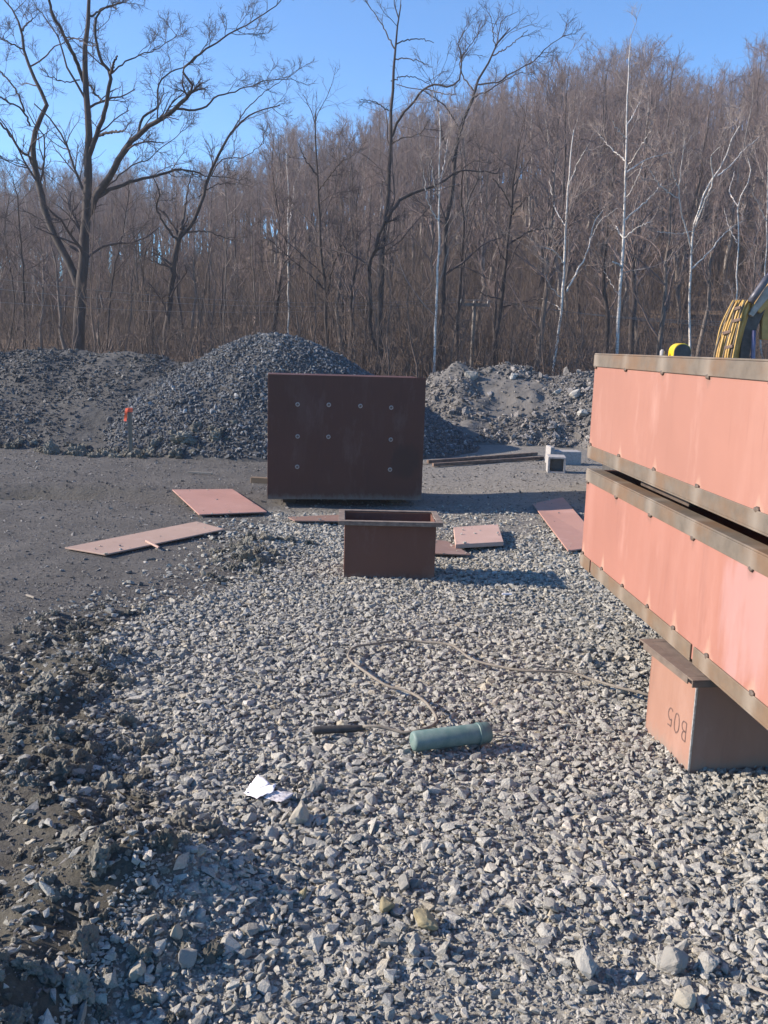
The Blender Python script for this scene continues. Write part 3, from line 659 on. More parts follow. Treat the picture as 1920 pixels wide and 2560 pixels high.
F_ = [[(.85, 1), (.5, .98), (.22, .98)], [(.22, .98), (.2, .75), (.18, .58)], [(.18, .58), (.5, .66), (.8, .5), (.82, .25), (.6, .04), (.25, .02), (.1, .12)]]
glyph(.044, .200, B_, .078); glyph(.102, .206, O_, .082); glyph(.163, .206, F_, .076)
lt = bm_obj('lettering', bm, M['marker'], b5); lt.location = (-.0012, 0, 0)

# ------------------------------------------------------------------ dark steel box lying on its side
pl = gp(668, 1262); pr = gp(1053, 1264); ry = math.atan2(pr[1]-pl[1], pr[0]-pl[0])
PW = float(np.hypot(*(pr-pl)[:2])); PH = 1.235
dk = empty('steel_box', (pl[0], pl[1], .058), ry); tag(dk, 'large dark steel box lying on its side with rows of bolt heads on its face', 'steel box')
boxo('face_plate', 0, PW, 0, .010, 0, PH, M['primer_face'], dk, bevel=.002)
DB = .78
boxo('side_panel', .012, .020, .0105, DB, .012, PH-.012, M['primer_dark'], dk); boxo('side_panel', PW-.020, PW-.012, .0105, DB, .012, PH-.012, M['primer_dark'], dk)
boxo('top_panel', .0205, PW-.0205, .0105, DB, PH-.020, PH-.012, M['primer_dark'], dk); boxo('bottom_panel', .0205, PW-.0205, .0105, DB, .012, .020, M['primer_dark'], dk)
for a in ((.012, PW-.012, DB+.0005, DB+.0085, PH-.075, PH-.012), (.012, PW-.012, DB+.0005, DB+.0085, .012, .075), (.012, .07, DB+.009, DB+.017, .012, PH-.012), (PW-.07, PW-.012, DB+.009, DB+.017, .012, PH-.012)): boxo('rim_angle', *a, M['flange_small'], dk)
R3 = np.array(Matrix.Rotation(ry, 3, 'Z'))
def on_face(u, v):                                  # photo pixel -> local x,z on the face plate
    d = ray(u, v); n = R3 @ np.array([0, -1.0, 0]); o_ = np.array([0, 0, H]); t = np.dot(n, pl-o_)/np.dot(n, d); p = o_+d*t
    q = R3.T @ (p-np.array([pl[0], pl[1], .058])); return q[0], q[2]
for u, v_ in [(744, 1011), (822, 1012), (901, 1015), (978, 1019), (744, 1091), (821, 1092), (977, 1099), (743, 1167), (975, 1174)]:
    lx, lz = on_face(u, v_); bm = bmesh.new(); bmesh.ops.create_cone(bm, cap_ends=True, segments=18, radius1=.022, radius2=.020, depth=.004)
    o = bm_obj('bolt', bm, M['stud'], dk, smooth=False); o.location = (lx, -.0022, lz); o.rotation_euler[0] = rad(90)
    bm = bmesh.new(); bmesh.ops.create_cone(bm, cap_ends=True, segments=6, radius1=.013, radius2=.012, depth=.010); h = bm_obj('hex_head', bm, M['rust'], o); h.location = (0, 0, .0072)
for i, (a, b, lab) in enumerate(((.16, .30, 'left timber bearer under the dark steel box'), (PW-.30, PW-.16, 'right timber bearer under the dark steel box'))):
    o = boxo('timber_bearer', a, b, .22, .74, -.03, .056, M['oldtimber'], bevel=.004); o.location = (pl[0], pl[1], 0); o.rotation_euler[2] = ry; tag(o, lab, 'timber')

# ------------------------------------------------------------------ plates on the ground
PLATES = []
def plate(px, thick, lift, mat, label):
    cs = []
    for u, v_ in px:
        p = gp(u, v_, lift); cs.append(Vector((p[0], p[1], lift+max(0, float(hgt(p[0], p[1]))*.7))))
    c = sum(cs, Vector())/4; PLATES.append([np.array(p_) for p_ in cs])
    o = slab('steel_plate', [p-c for p in cs], thick, mat); o.location = c; tag(o, label, 'steel plate', 'loose steel plates on the ground')
q = lambda *a: [(u*K, v_*K) for u, v_ in a]
plate(q((372, 1060), (502, 1056), (577, 1105), (430, 1111)), .012, .030, M['plate_pink'], 'squarish pink steel plate left of the dark steel box')
plate(q((140, 1186), (425, 1126), (485, 1144), (228, 1200)), .012, .030, M['plate_tan'], 'long dusty tan steel plate lying furthest left on the dirt')
plate([(720, 1292), (905, 1284), (915, 1303), (736, 1301)], .012, .030, M['plate_dim'], 'thin plate half hidden behind the small open brown box')
plate([(1134, 1318), (1245, 1310), (1259, 1354), (1139, 1361)], .035, .055, M['plate_pale'], 'small thick pale pink plate right of the small open box')
plate([(1050, 1346), (1118, 1352), (1177, 1386), (1050, 1382)], .012, .022, M['plate_dim'], 'dull plate corner poking out behind the small open box')
plate([(1331, 1262), (1407, 1252), (1512, 1364), (1420, 1376)], .012, .030, M['plate_pink'], 'long pink plate lying beside the far end of the box stack')

px_, py_, pz_ = [], [], []                       # stray stones kicked onto the plates
for cs in PLATES:
    for _ in range(16):
        a_, b_ = rng.beta(.5, .5), rng.beta(.6, .6); p_ = cs[0]*(1-a_)*(1-b_)+cs[1]*a_*(1-b_)+cs[2]*a_*b_+cs[3]*(1-a_)*b_
        px_.append(p_[0]); py_.append(p_[1]); pz_.append(p_[2])
pz_ = np.array(pz_); lay('crushed_stone', np.array(px_), np.array(py_), lambda a_, b_: pz_, np.clip(.007*np.exp(rng.normal(0, .5, len(px_))), .003, .016), C_GR, 18, .0, tilt=.2)
# rails, blocks, sticks
def bar(p0, p1, w, mat, name, label, c_):
    a, b = np.array(p0), np.array(p1); d = b-a; L = np.linalg.norm(d)
    bm = bmesh.new(); box(bm, -L/2, L/2, -w/2, w/2, -w/2, w/2); o = bm_obj(name, bm, mat, bevel=w*.1)
    o.location = (a+b)/2; o.rotation_euler = (0, -math.asin(d[2]/L), math.atan2(d[1], d[0])); tag(o, label, c_)
def gz_(u, v_, z): p = gp(u, v_, z); p[2] += float(hgt(p[0], p[1]))*.6; return p
bar(gz_(1069, 1154, .03), gz_(1342, 1135, .03), .045, M['rust'], 'steel_bar', 'rear one of two long rusty bars right of the dark box', 'steel bar')
bar(gz_(1082, 1161, .03), gz_(1358, 1145, .03), .045, M['rust'], 'steel_bar', 'front one of two long rusty bars right of the dark box', 'steel bar')
bar(gz_(628, 1199, .03), gz_(690, 1202, .03), .07, M['timber'], 'timber_offcut', 'short brown timber offcut against the left edge of the dark box', 'timber')
bar(gz_(469, 1179, .02), gz_(532, 1182, .02), .02, M['greywood'], 'stick', 'pale straight stick on the dirt below the gravel heap', 'stick')
bar(gz_(365, 1354, .04), gz_(397, 1371, .03), .014, M['plate_pale'], 'stick', 'short pale stick lying at the edge of the long tan plate', 'stick')
bar(gz_(1872, 2466, .03), gz_(1935, 2492, .04), .006, M['greywood'], 'stick', 'thin pale twig at the bottom right edge', 'stick')
bar(gz_(1255, 1483, .03), gz_(1280, 1483, .03), .012, M['paper'], 'stick', 'tiny white chip below the shadow of the small box', 'stick')
bar(gz_(66, 1490, .02), gz_(86, 1497, .02), .010, M['greywood'], 'stick', 'small pale splinter on the dirt at the left edge', 'stick')
def cinder(loc, rz, label, rx=0):
    t = empty('concrete_block', loc, rz); tag(t, label, 'concrete block')
    L, D_, Hh, w = .39, .19, .19, .032; 
    # cores run along local y
    for nm, b in (('end_web', (-L/2, -L/2+w)), ('middle_web', (-w/2, w/2)), ('end_web', (L/2-w, L/2))): boxo(nm, b[0], b[1], -D_/2, D_/2, w+.0005, Hh-w-.0005, M['concrete'], t)
    boxo('face_shell', -L/2, L/2, -D_/2, D_/2, 0, w, M['concrete'], t, bevel=.004); boxo('face_shell', -L/2, L/2, -D_/2, D_/2, Hh-w, Hh, M['concrete'], t, bevel=.004)
p = gp(1410, 1163); t = empty('concrete_block', (p[0]+.02, p[1]+.1, float(hgt(p[0], p[1]))-.01), rad(4)); tag(t, 'longer concrete block lying crosswise behind the hollow one with a bright white end', 'concrete block')
boxo('body', -.19, .21, -.12, .12, 0, .20, M['concrete'], t, bevel=.008); boxo('end_flange', -.25, -.1905, -.15, .13, -.01, .26, M['concrete'], t, bevel=.008)
p = gp(1392, 1187); t = empty('concrete_block', (p[0], p[1]+.1, float(hgt(p[0], p[1]))-.005), rad(-6)); tag(t, 'square hollow concrete block with its dark opening facing the camera', 'concrete block')
w = .025
boxo('face_shell', -.115, .115, -.12, .18, 0, w, M['concrete'], t, bevel=.004); boxo('face_shell', -.115, .115, -.12, .18, .22-w, .22, M['concrete'], t, bevel=.004)
boxo('web', -.115, -.115+w, -.12, .18, w+.0005, .22-w-.0005, M['concrete'], t); boxo('web', .115-w, .115, -.12, .18, w+.0005, .22-w-.0005, M['concrete'], t); boxo('web', -.115+w+.0005, .115-w-.0005, .10, .12, w+.0005, .22-w-.0005, M['concrete'], t)

# survey stake
p = dp(325, 1020, 12.35); p[2] -= .60
t = empty('survey_stake', p); tag(t, 'thin wooden survey stake with an orange ribbon at the foot of the heap', 'stake')
bm = bmesh.new(); prism(bm, [(-.028, -.2), (.028, -.2), (.028, .585), (0, .60), (-.028, .585)], -.012, .012); o = bm_obj('post', bm, M['stake'], t, bevel=.002); o.rotation_euler[1] = rad(-1)
bm = bmesh.new(); box(bm, -.033, .033, -.017, .017, .545, .60); bm_obj('ribbon_wrap', bm, M['ribbon'], t)
bm = bmesh.new(); prev = None
for i in range(9):
    f_ = i/8; x_ = -.034-.034*f_**.8; z_ = .60-.18*f_; yy = -.02-.012*math.sin(f_*6)
    a = [bm.verts.new((x_-.019, yy, z_)), bm.verts.new((x_+.019, yy-.006, z_-.004))]
    if prev: bm.faces.new((prev[0], prev[1], a[1], a[0]))
    prev = a
o = bm_obj('ribbon_tail', bm, M['ribbon'], t); sd = o.modifiers.new('thick', 'SOLIDIFY'); sd.thickness = .002

# ------------------------------------------------------------------ welding things on the gravel
c7 = lambda x_, y_: (500+x_*.5546, 1500+y_*.5546); c6 = lambda x_, y_: (1420+x_*.3014, 1350+y_*.3014)
cab = [c7(735, 573), c7(800, 574), c7(870, 590), c7(925, 604), c7(985, 590), c7(1035, 572), c7(1066, 545), c7(1062, 515), c7(1040, 480), c7(1000, 440), c7(930, 405), c7(840, 380), c7(760, 330), c7(690, 280), c7(668, 245), c7(700, 210), c7(800, 193), c7(900, 180), c7(1000, 185), c7(1120, 195), c7(1170, 220), c7(1230, 265), c7(1350, 295), c7(1480, 318), c7(1659, 325), c6(200, 1150), c6(400, 1205), c6(640, 1255), c6(900, 1330)]
P = []
for i, (u, v_) in enumerate(cab): z = .056+.006*math.sin(i*1.7); g = gp(u, v_, z); g[2] = z+float(hgt(g[0], g[1])); P.append(g)
t = empty('welding_cable', (0, 0, 0)); tag(t, 'thin grey brown cable looping over the gravel to a black handle', 'cable')
o = tube_obj('cable', P, .0066, M['cable'], t, sides=8, n=140)
a, b = gp(*c7(505, 588), .045), gp(*c7(745, 577), .045)
d = (b-a)/np.linalg.norm(b-a)
tube_obj('handle', [a, a+d*.012, a+d*.10, a+d*.18, b], [.013, .0165, .0165, .015, .010], M['black'], t, sides=14, n=30)
a, b = gp(*c7(955, 640), .06), gp(*c7(1302, 598), .06)
d = b-a; L = float(np.linalg.norm(d)); t = empty('electrode_canister', tuple(a), math.atan2(d[1], d[0])); t.location[2] = .062; tag(t, 'dusty green plastic canister lying on the gravel', 'canister')
lathe_obj('tube', [(0, .028), (.004, .036), (.012, .0405), (L*.84, .0405)], M['green'], t)
lathe_obj('cap', [(L*.84, .0425), (L*.845, .0445), (L*.885, .0445), (L*.892, .0425), (L*.98, .0425), (L, .038)], M['greencap'], t)
for i, (u0, v0, u1, v1, lab) in enumerate(((1315, 598, 1455, 590, 'upper thin welding rod past the canister cap'), (1312, 622, 1430, 612, 'middle thin welding rod past the canister cap'), (1310, 606, 1500, 628, 'lowest thin welding rod past the canister cap'))):
    o = tube_obj('welding_rod', [gp(*c7(u0, v0), .035), gp(*c7(u1, v1), .04)], .0022, M['greywood'], None, 6, 6); tag(o, lab, 'rod', 'welding rods by the canister')
# crumpled paper
t = empty('paper_scrap', tuple(gp(670, 1972, .03))); tag(t, 'crumpled white sheet of printed paper on the gravel', 'paper')
def sheet(name, cs, mat, seed, n=9, amp=.006):
    r = np.random.default_rng(seed); base = t.location; c = [np.array(gp(*c7(u, v_), z))-np.array(base) for u, v_, z in cs]
    uu, vv = np.meshgrid(np.linspace(0, 1, n), np.linspace(0, 1, n)); uu = uu[..., None]; vv = vv[..., None]
    V = c[0]*(1-uu)*(1-vv)+c[1]*uu*(1-vv)+c[2]*uu*vv+c[3]*(1-uu)*vv
    V[..., 2] += amp*(np.abs(np.sin(uu[..., 0]*9+vv[..., 0]*4+seed))+r.uniform(-.5, .5, (n, n)))
    i = np.arange(n*n).reshape(n, n); Q = np.stack([i[:-1, :-1], i[:-1, 1:], i[1:, 1:], i[1:, :-1]], -1).reshape(-1, 4)
    o = mesh_arrays(name, V.reshape(-1, 3), Q, mat, t); sd = o.modifiers.new('thick', 'SOLIDIFY'); sd.thickness = .0006
sheet('upper_fold', [(215, 850, .035), (262, 790, .07), (320, 835, .06), (200, 880, .035)], M['paper'], 3)
sheet('white_fold', [(195, 878, .035), (345, 828, .065), (330, 870, .05), (255, 900, .035)], M['paper'], 5)
sheet('printed_fold', [(300, 862, .05), (432, 872, .045), (365, 920, .03), (290, 895, .035)], M['paperprint'], 8)

# ------------------------------------------------------------------ machines behind the stack
def dd_(u, v_, Y): return dp(u, v_, Y)
EY = 13.0
ex = empty('excavator', (9.4, EY+.4, 0)); tag(ex, 'yellow excavator arm with hoses and hydraulic cylinder behind the box stack', 'excavator')
def loc(pt, e=ex): return np.array(pt)-np.array(e.location)
def arm(name, line, widths, ty, mat, parent=ex):
    """box-section arm: line of photo points at depth EY, width in picture, ty depth"""
    pts = np.array([loc(dd_(u, v_, EY)) for u, v_ in line]); T = np.gradient(pts, axis=0); T /= np.linalg.norm(T, axis=1, keepdims=True)
    bm = bmesh.new(); prev = None
    for p_, t_, w_ in zip(pts, T, widths):
        n_ = np.array([t_[2], 0, -t_[0]]); n_ /= np.linalg.norm(n_)
        ring = [bm.verts.new(p_+n_*w_/2*a_+np.array([0, b_*ty/2, 0])) for a_, b_ in ((-1, -1), (1, -1), (1, 1), (-1, 1))]
        if prev:
            for i in range(4): bm.faces.new((prev[i], prev[(i+1) % 4], ring[(i+1) % 4], ring[i]))
        else: bm.faces.new(ring)
        prev = ring
    bm.faces.new(prev); return bm_obj(name, bm, mat, parent, bevel=.012)
SD = np.array([.72, -.69, 0]); SN = np.array([-.69, -.72, 0])          # the stick is slewed: its hose side looks left to the sun
SL = [(1808, 1010), (1813, 940), (1822, 880), (1837, 820), (1852, 775), (1864, 752)]
sp_ = np.array([loc(dd_(u, v_, EY)) for u, v_ in SL]); bm = bmesh.new(); prev = None
for p_, w_ in zip(sp_, (.24, .27, .28, .29, .28, .2)):
    ring = [bm.verts.new(p_+SD*w_/2*a_+SN*b_*.11) for a_, b_ in ((-1, 1), (1, 1), (1, -1), (-1, -1))]
    if prev:
        for i in range(4): bm.faces.new((prev[i], prev[(i+1) % 4], ring[(i+1) % 4], ring[i]))
    else: bm.faces.new(ring)
    prev = ring
bm.faces.new(prev); bm_obj('stick', bm, M['yellow'], ex, bevel=.012)
arm('stick_plate', [(1850, 930), (1858, 870), (1872, 810), (1890, 765), (1905, 735)], [.10, .15, .2, .22, .16], .20, M['darksteel'])
arm('boom', [(1880, 776), (1915, 735), (1965, 700), (2060, 690), (2190, 740), (2330, 850), (2430, 960)], [.16, .24, .34, .42, .44, .42, .4], .30, M['yellow'])
arm('boom_flank', [(1866, 790), (1885, 762), (1910, 728), (1935, 706)], [.07, .10, .13, .14], .34, M['greyarm'])
arm('link_plate', [(1918, 850), (1924, 800), (1930, 750)], [.20, .26, .2], .1, M['yellow'])
def rod(name, a, b, r, mat, dy=0.0): tube_obj(name, [loc(dd_(*a, EY))+[0, dy, 0], loc(dd_(*b, EY))+[0, dy, 0]], r, mat, ex, 12, 4)
rod('cylinder_barrel', (1862, 757), (1906, 694), .050, M['cylblue'], -.2); rod('cylinder_rod', (1906, 694), (1990, 575), .035, M['rodblue'], -.2)
rod('bucket_cylinder', (1873, 826), (1870, 960), .030, M['rodblue'], -.16)
r_ = random.Random(11)
for i in range(11):
    o_ = -.145+.027*i; pts = []
    for j in range(1, 6): pts.append(sp_[j]+SD*(o_*(1 if j < 4 else .75)+r_.uniform(-.012, .012))+SN*(.125+r_.uniform(0, .045)))
    tube_obj('hose', pts, .011+.006*(i % 2), (M['hose'], M['darkhose'], M['hose'], M['yellow'])[i % 4], ex, 8, 18)
for i, (j, o_) in enumerate(((1.5, -.05), (2.2, .05), (2.8, -.03), (3.4, .06), (4.1, 0))):
    k_ = int(j); p_ = sp_[k_]*(1-j+k_)+sp_[k_+1]*(j-k_)+SD*o_+SN*.15; bm = bmesh.new(); box(bm, -.06, .06, -.03, .03, -.022, .022); o = bm_obj('hose_clamp', bm, M['rust'], ex, bevel=.006); o.location = p_; o.rotation_euler = (0, rad(-15), math.atan2(SD[1], SD[0]))
arm('bucket', [(1790, 1050), (1800, 1010), (1815, 975)], [.25, .5, .35], .6, M['darksteel'])
# body of the excavator, out to the right
def part(name, b, mat, bev=.03): return boxo(name, *b, mat, ex, bevel=bev)
part('house', (-.7, 1.6, -.9, .9, .75, 1.65), M['yellow'], .06); part('counterweight', (1.605, 2.0, -.85, .85, .75, 1.5), M['darksteel'], .08); part('cab', (-.75, .45, -.92, -.05, 1.655, 2.6), M['yellow'], .06)
part('cab_window', (-.65, .35, -.93, -.921, 1.8, 2.45), M['glass'], 0)
for y0 in (-1.05, .65):
    bm = bmesh.new(); n = 24; prof = [((1.25*math.copysign(1, math.cos(a))+.33*math.cos(a)), .34+.33*math.sin(a)) for a in np.linspace(0, 2*math.pi, n, endpoint=False)]; prism(bm, prof, y0, y0+.42); bm_obj('track', bm, M['darksteel'], ex)
part('turntable', (-.5, .5, -.5, .5, .68, .745), M['darksteel'], 0)
# small yellow roller whose hood shows above the stack
RY_ = 9.0
p0 = dp(1682, 894, RY_); p1 = dp(1727, 894, RY_); w = p1[0]-p0[0]; top = dp(1700, 858, RY_)[2]
t = empty('trench_roller', ((p0[0]+p1[0])/2, RY_, 0)); tag(t, 'bright yellow rounded machine hood with a dark front showing above the stack', 'machine')
def hoodprof(w_, h0, h1, r):
    pts = [(-w_/2, h0)]
    for a in np.linspace(180, 90, 8): pts.append((-w_/2+r+r*math.cos(rad(a)), h1-r+r*math.sin(rad(a))))
    for a in np.linspace(90, 0, 8): pts.append((w_/2-r+r*math.cos(rad(a)), h1-r+r*math.sin(rad(a))))
    pts.append((w_/2, h0)); return pts
bm = bmesh.new(); prism(bm, hoodprof(w, .75, top, .085), 0, .16); bm_obj('hood', bm, M['brightyellow'], t, bevel=.006)
bm = bmesh.new(); prism(bm, hoodprof(w*.93, .78, top-.010, .080), -.012, -.001); bm_obj('hood_front', bm, M['darksteel'], t)  # flat dark panel over the hood front, leaving a yellow rim
o = boxo('body', -.42, .42, .02, 1.1, .35, .745, M['brightyellow'], t, bevel=.04)
for yy in (.15, .95):
    d_ = lathe_obj('drum', [(-.40, .30), (-.39, .32), (.39, .32), (.40, .30)], M['darksteel'], t); d_.location = (0, yy, .32)
p_ = dp(1663, 884, RY_); o = lathe_obj('beacon', [(0, .022), (.05, .024), (.07, .012)], M['concrete'], t, 14); o.rotation_euler[1] = rad(-90); o.location = (p_[0]-t.location[0], .1, p_[2]-.03)
boxo('beacon_post', p_[0]-t.location[0]-.01, p_[0]-t.location[0]+.01, .09, .11, .75, p_[2]-.031, M['darksteel'], t)

# ------------------------------------------------------------------ trees
def unit(a): return a/(np.linalg.norm(a, axis=-1, keepdims=True)+1e-9)
def grow(P, R, k, t0, t1, lfac, ang, rfac, nseg, wob, up, rg, lmin=.15, lmax=4, rmin=.004, prob=1.0, full=0):
    N, n, _ = P.shape
    L = np.linalg.norm(np.diff(P, axis=1), axis=2).sum(1)
    pi = np.repeat(np.arange(N), k); t = rg.uniform(t0, t1, N*k)
    if full: m = rg.uniform(0, 1, len(pi)) < np.clip((L[pi]-.9)/(full-.9), 0, 1); pi = pi[m]; t = t[m]
    if prob < 1: m = rg.uniform(0, 1, len(pi)) < prob; pi = pi[m]; t = t[m]
    f = t*(n-1); i = np.minimum(f.astype(int), n-2); fr = (f-i)[:, None]
    base = P[pi, i]*(1-fr)+P[pi, i+1]*fr; T = unit(P[pi, i+1]-P[pi, i]); r = R[pi, i]*(1-fr[:, 0])+R[pi, i+1]*fr[:, 0]
    rv = unit(np.cross(T, rg.normal(size=T.shape))); a = rg.normal(ang, .22, len(pi))[:, None]
    d = unit(T*np.cos(a)+rv*np.sin(a)+np.array([0, 0, up]))
    ln = np.clip(L[pi]*lfac*(1.15-.65*t)*rg.uniform(.55, 1.3, len(pi)), lmin, lmax)
    out = [base]; dd = d
    for s_ in range(nseg):
        dd = unit(dd+rg.normal(0, wob, dd.shape)+np.array([0, 0, up*.22])); out.append(out[-1]+dd*(ln/nseg)[:, None])
    Pn = np.stack(out, 1); r0 = np.maximum(r*rfac*rg.uniform(.75, 1.15, len(pi)), rmin)
    taper = np.linspace(1, .35, nseg+1)[None, :]
    return Pn, np.maximum(r0[:, None]*taper, rmin*.55)
def merge(parts):
    Vs, Qs, o_ = [], [], 0
    for V, Q in parts: Vs.append(V); Qs.append(Q+o_); o_ += len(V)
    return np.vstack(Vs), np.vstack(Qs)

def traced_tree(name, label, lines, Y, bark, twig, seed, cscale=1, dens=(6, 6, 5), spread=1.6, group=None, basez=None, tw=(.0085, .0048, .0034), fac=.55, catg='tree'):
    """lines: [(crop fn, [(x,y)...], w0, w1)], first is the trunk; limbs get depth of their own"""
    rg = np.random.default_rng(seed); root = None; PP, RR = [], []
    jit = {}
    for li, (cf, pts, w0, w1) in enumerate(lines):
        pix = [cf(*p_) for p_ in pts]; n = len(pix)
        sgn = rg.choice([-1, 1])*rg.uniform(.3, 1)*spread if li else 0
        ws = []
        for j, (u, v_) in enumerate(pix):
            f_ = j/(n-1)
            ws.append(dp(u, v_, Y+sgn*f_**1.1))
        ws = np.array(ws)
        if li == 0:
            ws = np.vstack([ws[0]+[0, 0, -(ws[0][2]-(-.4))], ws]) if ws[0][2] > -.2 else ws
            root = empty(name, tuple(ws[0])); tag(root, label, catg, group)
        else:                                # join the limb to the nearest earlier limb in depth
            best = None
            for q_ in PP:
                dxy = np.hypot((q_[:, 0]/q_[:, 1]-ws[0, 0]/ws[0, 1]), (q_[:, 2]-H)/q_[:, 1]-(ws[0, 2]-H)/ws[0, 1]); k_ = dxy.argmin()
                if best is None or dxy[k_] < best[0]: best = (dxy[k_], q_[k_, 1])
            y0 = best[1]; ws = np.array([dp(u, v_, y0+sgn*(j/(n-1))**1.1) for j, (u, v_) in enumerate(pix)])
        s_ = (.66 if 'birch' in name else .80)*.5787/F*Y/2; r_ = np.linspace(w0*s_, w1*s_, len(ws))
        if li == 0: r_[0] *= 1.35
        q_ = smooth_line(np.c_[ws, r_], 22); q_[1:-1, :3] += rg.normal(0, .012, (20, 3))*Y/24
        PP.append(q_[:, :3]); RR.append(q_[:, 3])
        V, Q = tubes(q_[None, :, :3], q_[None, :, 3], 8)
        o = mesh_arrays('trunk' if li == 0 else 'limb', V-np.array(root.location), Q, bark, root, smooth=True)
    P0 = np.stack(PP); R0 = np.stack(RR)
    a, b, c_ = dens
    P1, R1 = grow(P0, R0, a, .35, 1, .30*fac/.55, .85, .42, 6, .20, .22, rg, .5, 2.6, tw[0], full=3.2)
    tip, tr = grow(P0, R0, 2, .93, 1, .30*fac/.55, .4, .8, 6, .2, .2, rg, .4, .9 if 'birch' in name else 2.2, tw[0], full=3.2)
    P1 = np.vstack([P1, tip]); R1 = np.vstack([R1, tr])
    P2, R2 = grow(P1, R1, b, .2, 1, .55, .75, .6, 4, .24, .15, rg, .25, 1.4, tw[1])
    P3, R3_ = grow(P2, R2, c_, .2, 1, .6, .7, .65, 3, .25, .12, rg, .15, .7, tw[2])
    V, Q = merge([tubes(P1, R1, 4), tubes(P2, R2, 3), tubes(P3, R3_, 3)])
    mesh_arrays('crown', V-np.array(root.location), Q, twig, root); return root
A, Bc = c1, c2
BK, TW, BI, BT, B2 = M['bark'], M['twig'], M['birch'], M['birchtwig'], M['bark2']
traced_tree('bare_tree', 'largest bare tree at far left, thick trunk with several spreading limbs', [
    (A, [(338, 1600), (342, 1400), (350, 1250), (362, 1130), (372, 1000), (372, 900), (380, 700), (385, 560), (372, 400), (365, 250), (378, 120), (385, 0), (388, -90)], 70, 12),
    (A, [(345, 1260), (320, 1180), (270, 1080), (215, 970), (185, 870), (160, 760), (140, 650), (150, 580), (175, 520), (205, 450), (160, 370), (130, 290), (100, 200), (90, 120), (60, 50), (10, -10)], 44, 7),
    (A, [(380, 930), (420, 840), (470, 770), (510, 690), (545, 640), (590, 590), (650, 540), (720, 500), (780, 450), (825, 395)], 38, 17),
    (A, [(825, 395), (830, 365), (790, 310), (820, 270), (870, 230), (930, 190), (1000, 140), (1080, 100), (1160, 50), (1215, 0)], 13, 4),
    (A, [(825, 395), (852, 388), (884, 384)], 12, 8),
    (A, [(598, 580), (610, 520), (650, 480), (685, 460), (680, 390), (700, 340), (760, 300), (830, 268), (900, 180)], 14, 4),
    (A, [(765, 470), (830, 480), (890, 460), (930, 420), (1000, 400), (1060, 380), (1150, 350), (1260, 340)], 12, 3),
    (A, [(382, 680), (410, 600), (440, 520), (460, 440), (475, 330), (440, 270), (420, 200), (410, 100), (440, 40), (520, 10)], 27, 6),
    (A, [(478, 320), (540, 270), (600, 240), (680, 210), (765, 150)], 9, 3), (A, [(478, 320), (490, 280), (505, 240)], 15, 7),
    (A, [(425, 585), (480, 572), (535, 562)], 16, 9), (A, [(445, 440), (410, 400), (375, 350)], 10, 9),
    (A, [(368, 360), (340, 290), (310, 220), (270, 140), (230, 60), (212, -10), (200, -80)], 22, 10),
    (A, [(425, 850), (520, 800), (600, 775), (690, 755), (770, 730), (830, 740), (900, 760), (1000, 770)], 20, 4),
    (A, [(430, 830), (480, 790), (560, 720), (640, 690), (720, 620), (800, 560)], 9, 3),
    (A, [(140, 690), (90, 650), (40, 580), (0, 530), (-60, 470)], 14, 8), (A, [(130, 545), (100, 480), (40, 440), (0, 420), (-50, 400)], 11, 5),
    (A, [(105, 480), (80, 410), (40, 350), (0, 310), (-50, 240)], 11, 6), (A, [(135, 285), (190, 250), (240, 200), (330, 165), (400, 190)], 9, 3),
    (A, [(95, 210), (50, 190), (0, 160), (-40, 130)], 8, 4), (A, [(92, 130), (110, 110), (140, 80)], 11, 7), (A, [(345, 345), (290, 355), (220, 330), (170, 290)], 7, 3),
    (A, [(390, 70), (440, 40), (500, 20), (570, -10)], 10, 4), (A, [(280, 160), (340, 170), (390, 200), (420, 190)], 7, 3)], 22.0, BK, TW, 1, dens=(8, 7, 6), spread=1.8)
traced_tree('bare_tree', 'forked dark bare tree leaning right just left of the gravel heap', [
    (A, [(712, 1560), (725, 1380), (740, 1250), (755, 1130), (770, 1035), (785, 1000)], 38, 26), (A, [(772, 1030), (820, 980), (860, 900), (890, 800), (930, 700), (970, 620), (1010, 560), (1060, 510), (1120, 480), (1210, 455)], 22, 5),
    (A, [(770, 1035), (740, 1010), (700, 950), (675, 890), (690, 840), (660, 760)], 14, 4), (A, [(782, 990), (800, 900), (810, 820), (835, 740)], 14, 5), (A, [(900, 780), (960, 690), (1050, 680), (1140, 620)], 7, 3),
    (A, [(860, 850), (930, 800), (1040, 790)], 7, 3), (A, [(805, 1005), (860, 1000), (930, 1010), (1010, 1040)], 9, 3), (A, [(1000, 570), (1060, 480), (1140, 400), (1230, 340)], 7, 3)], 23.0, BK, TW, 2)
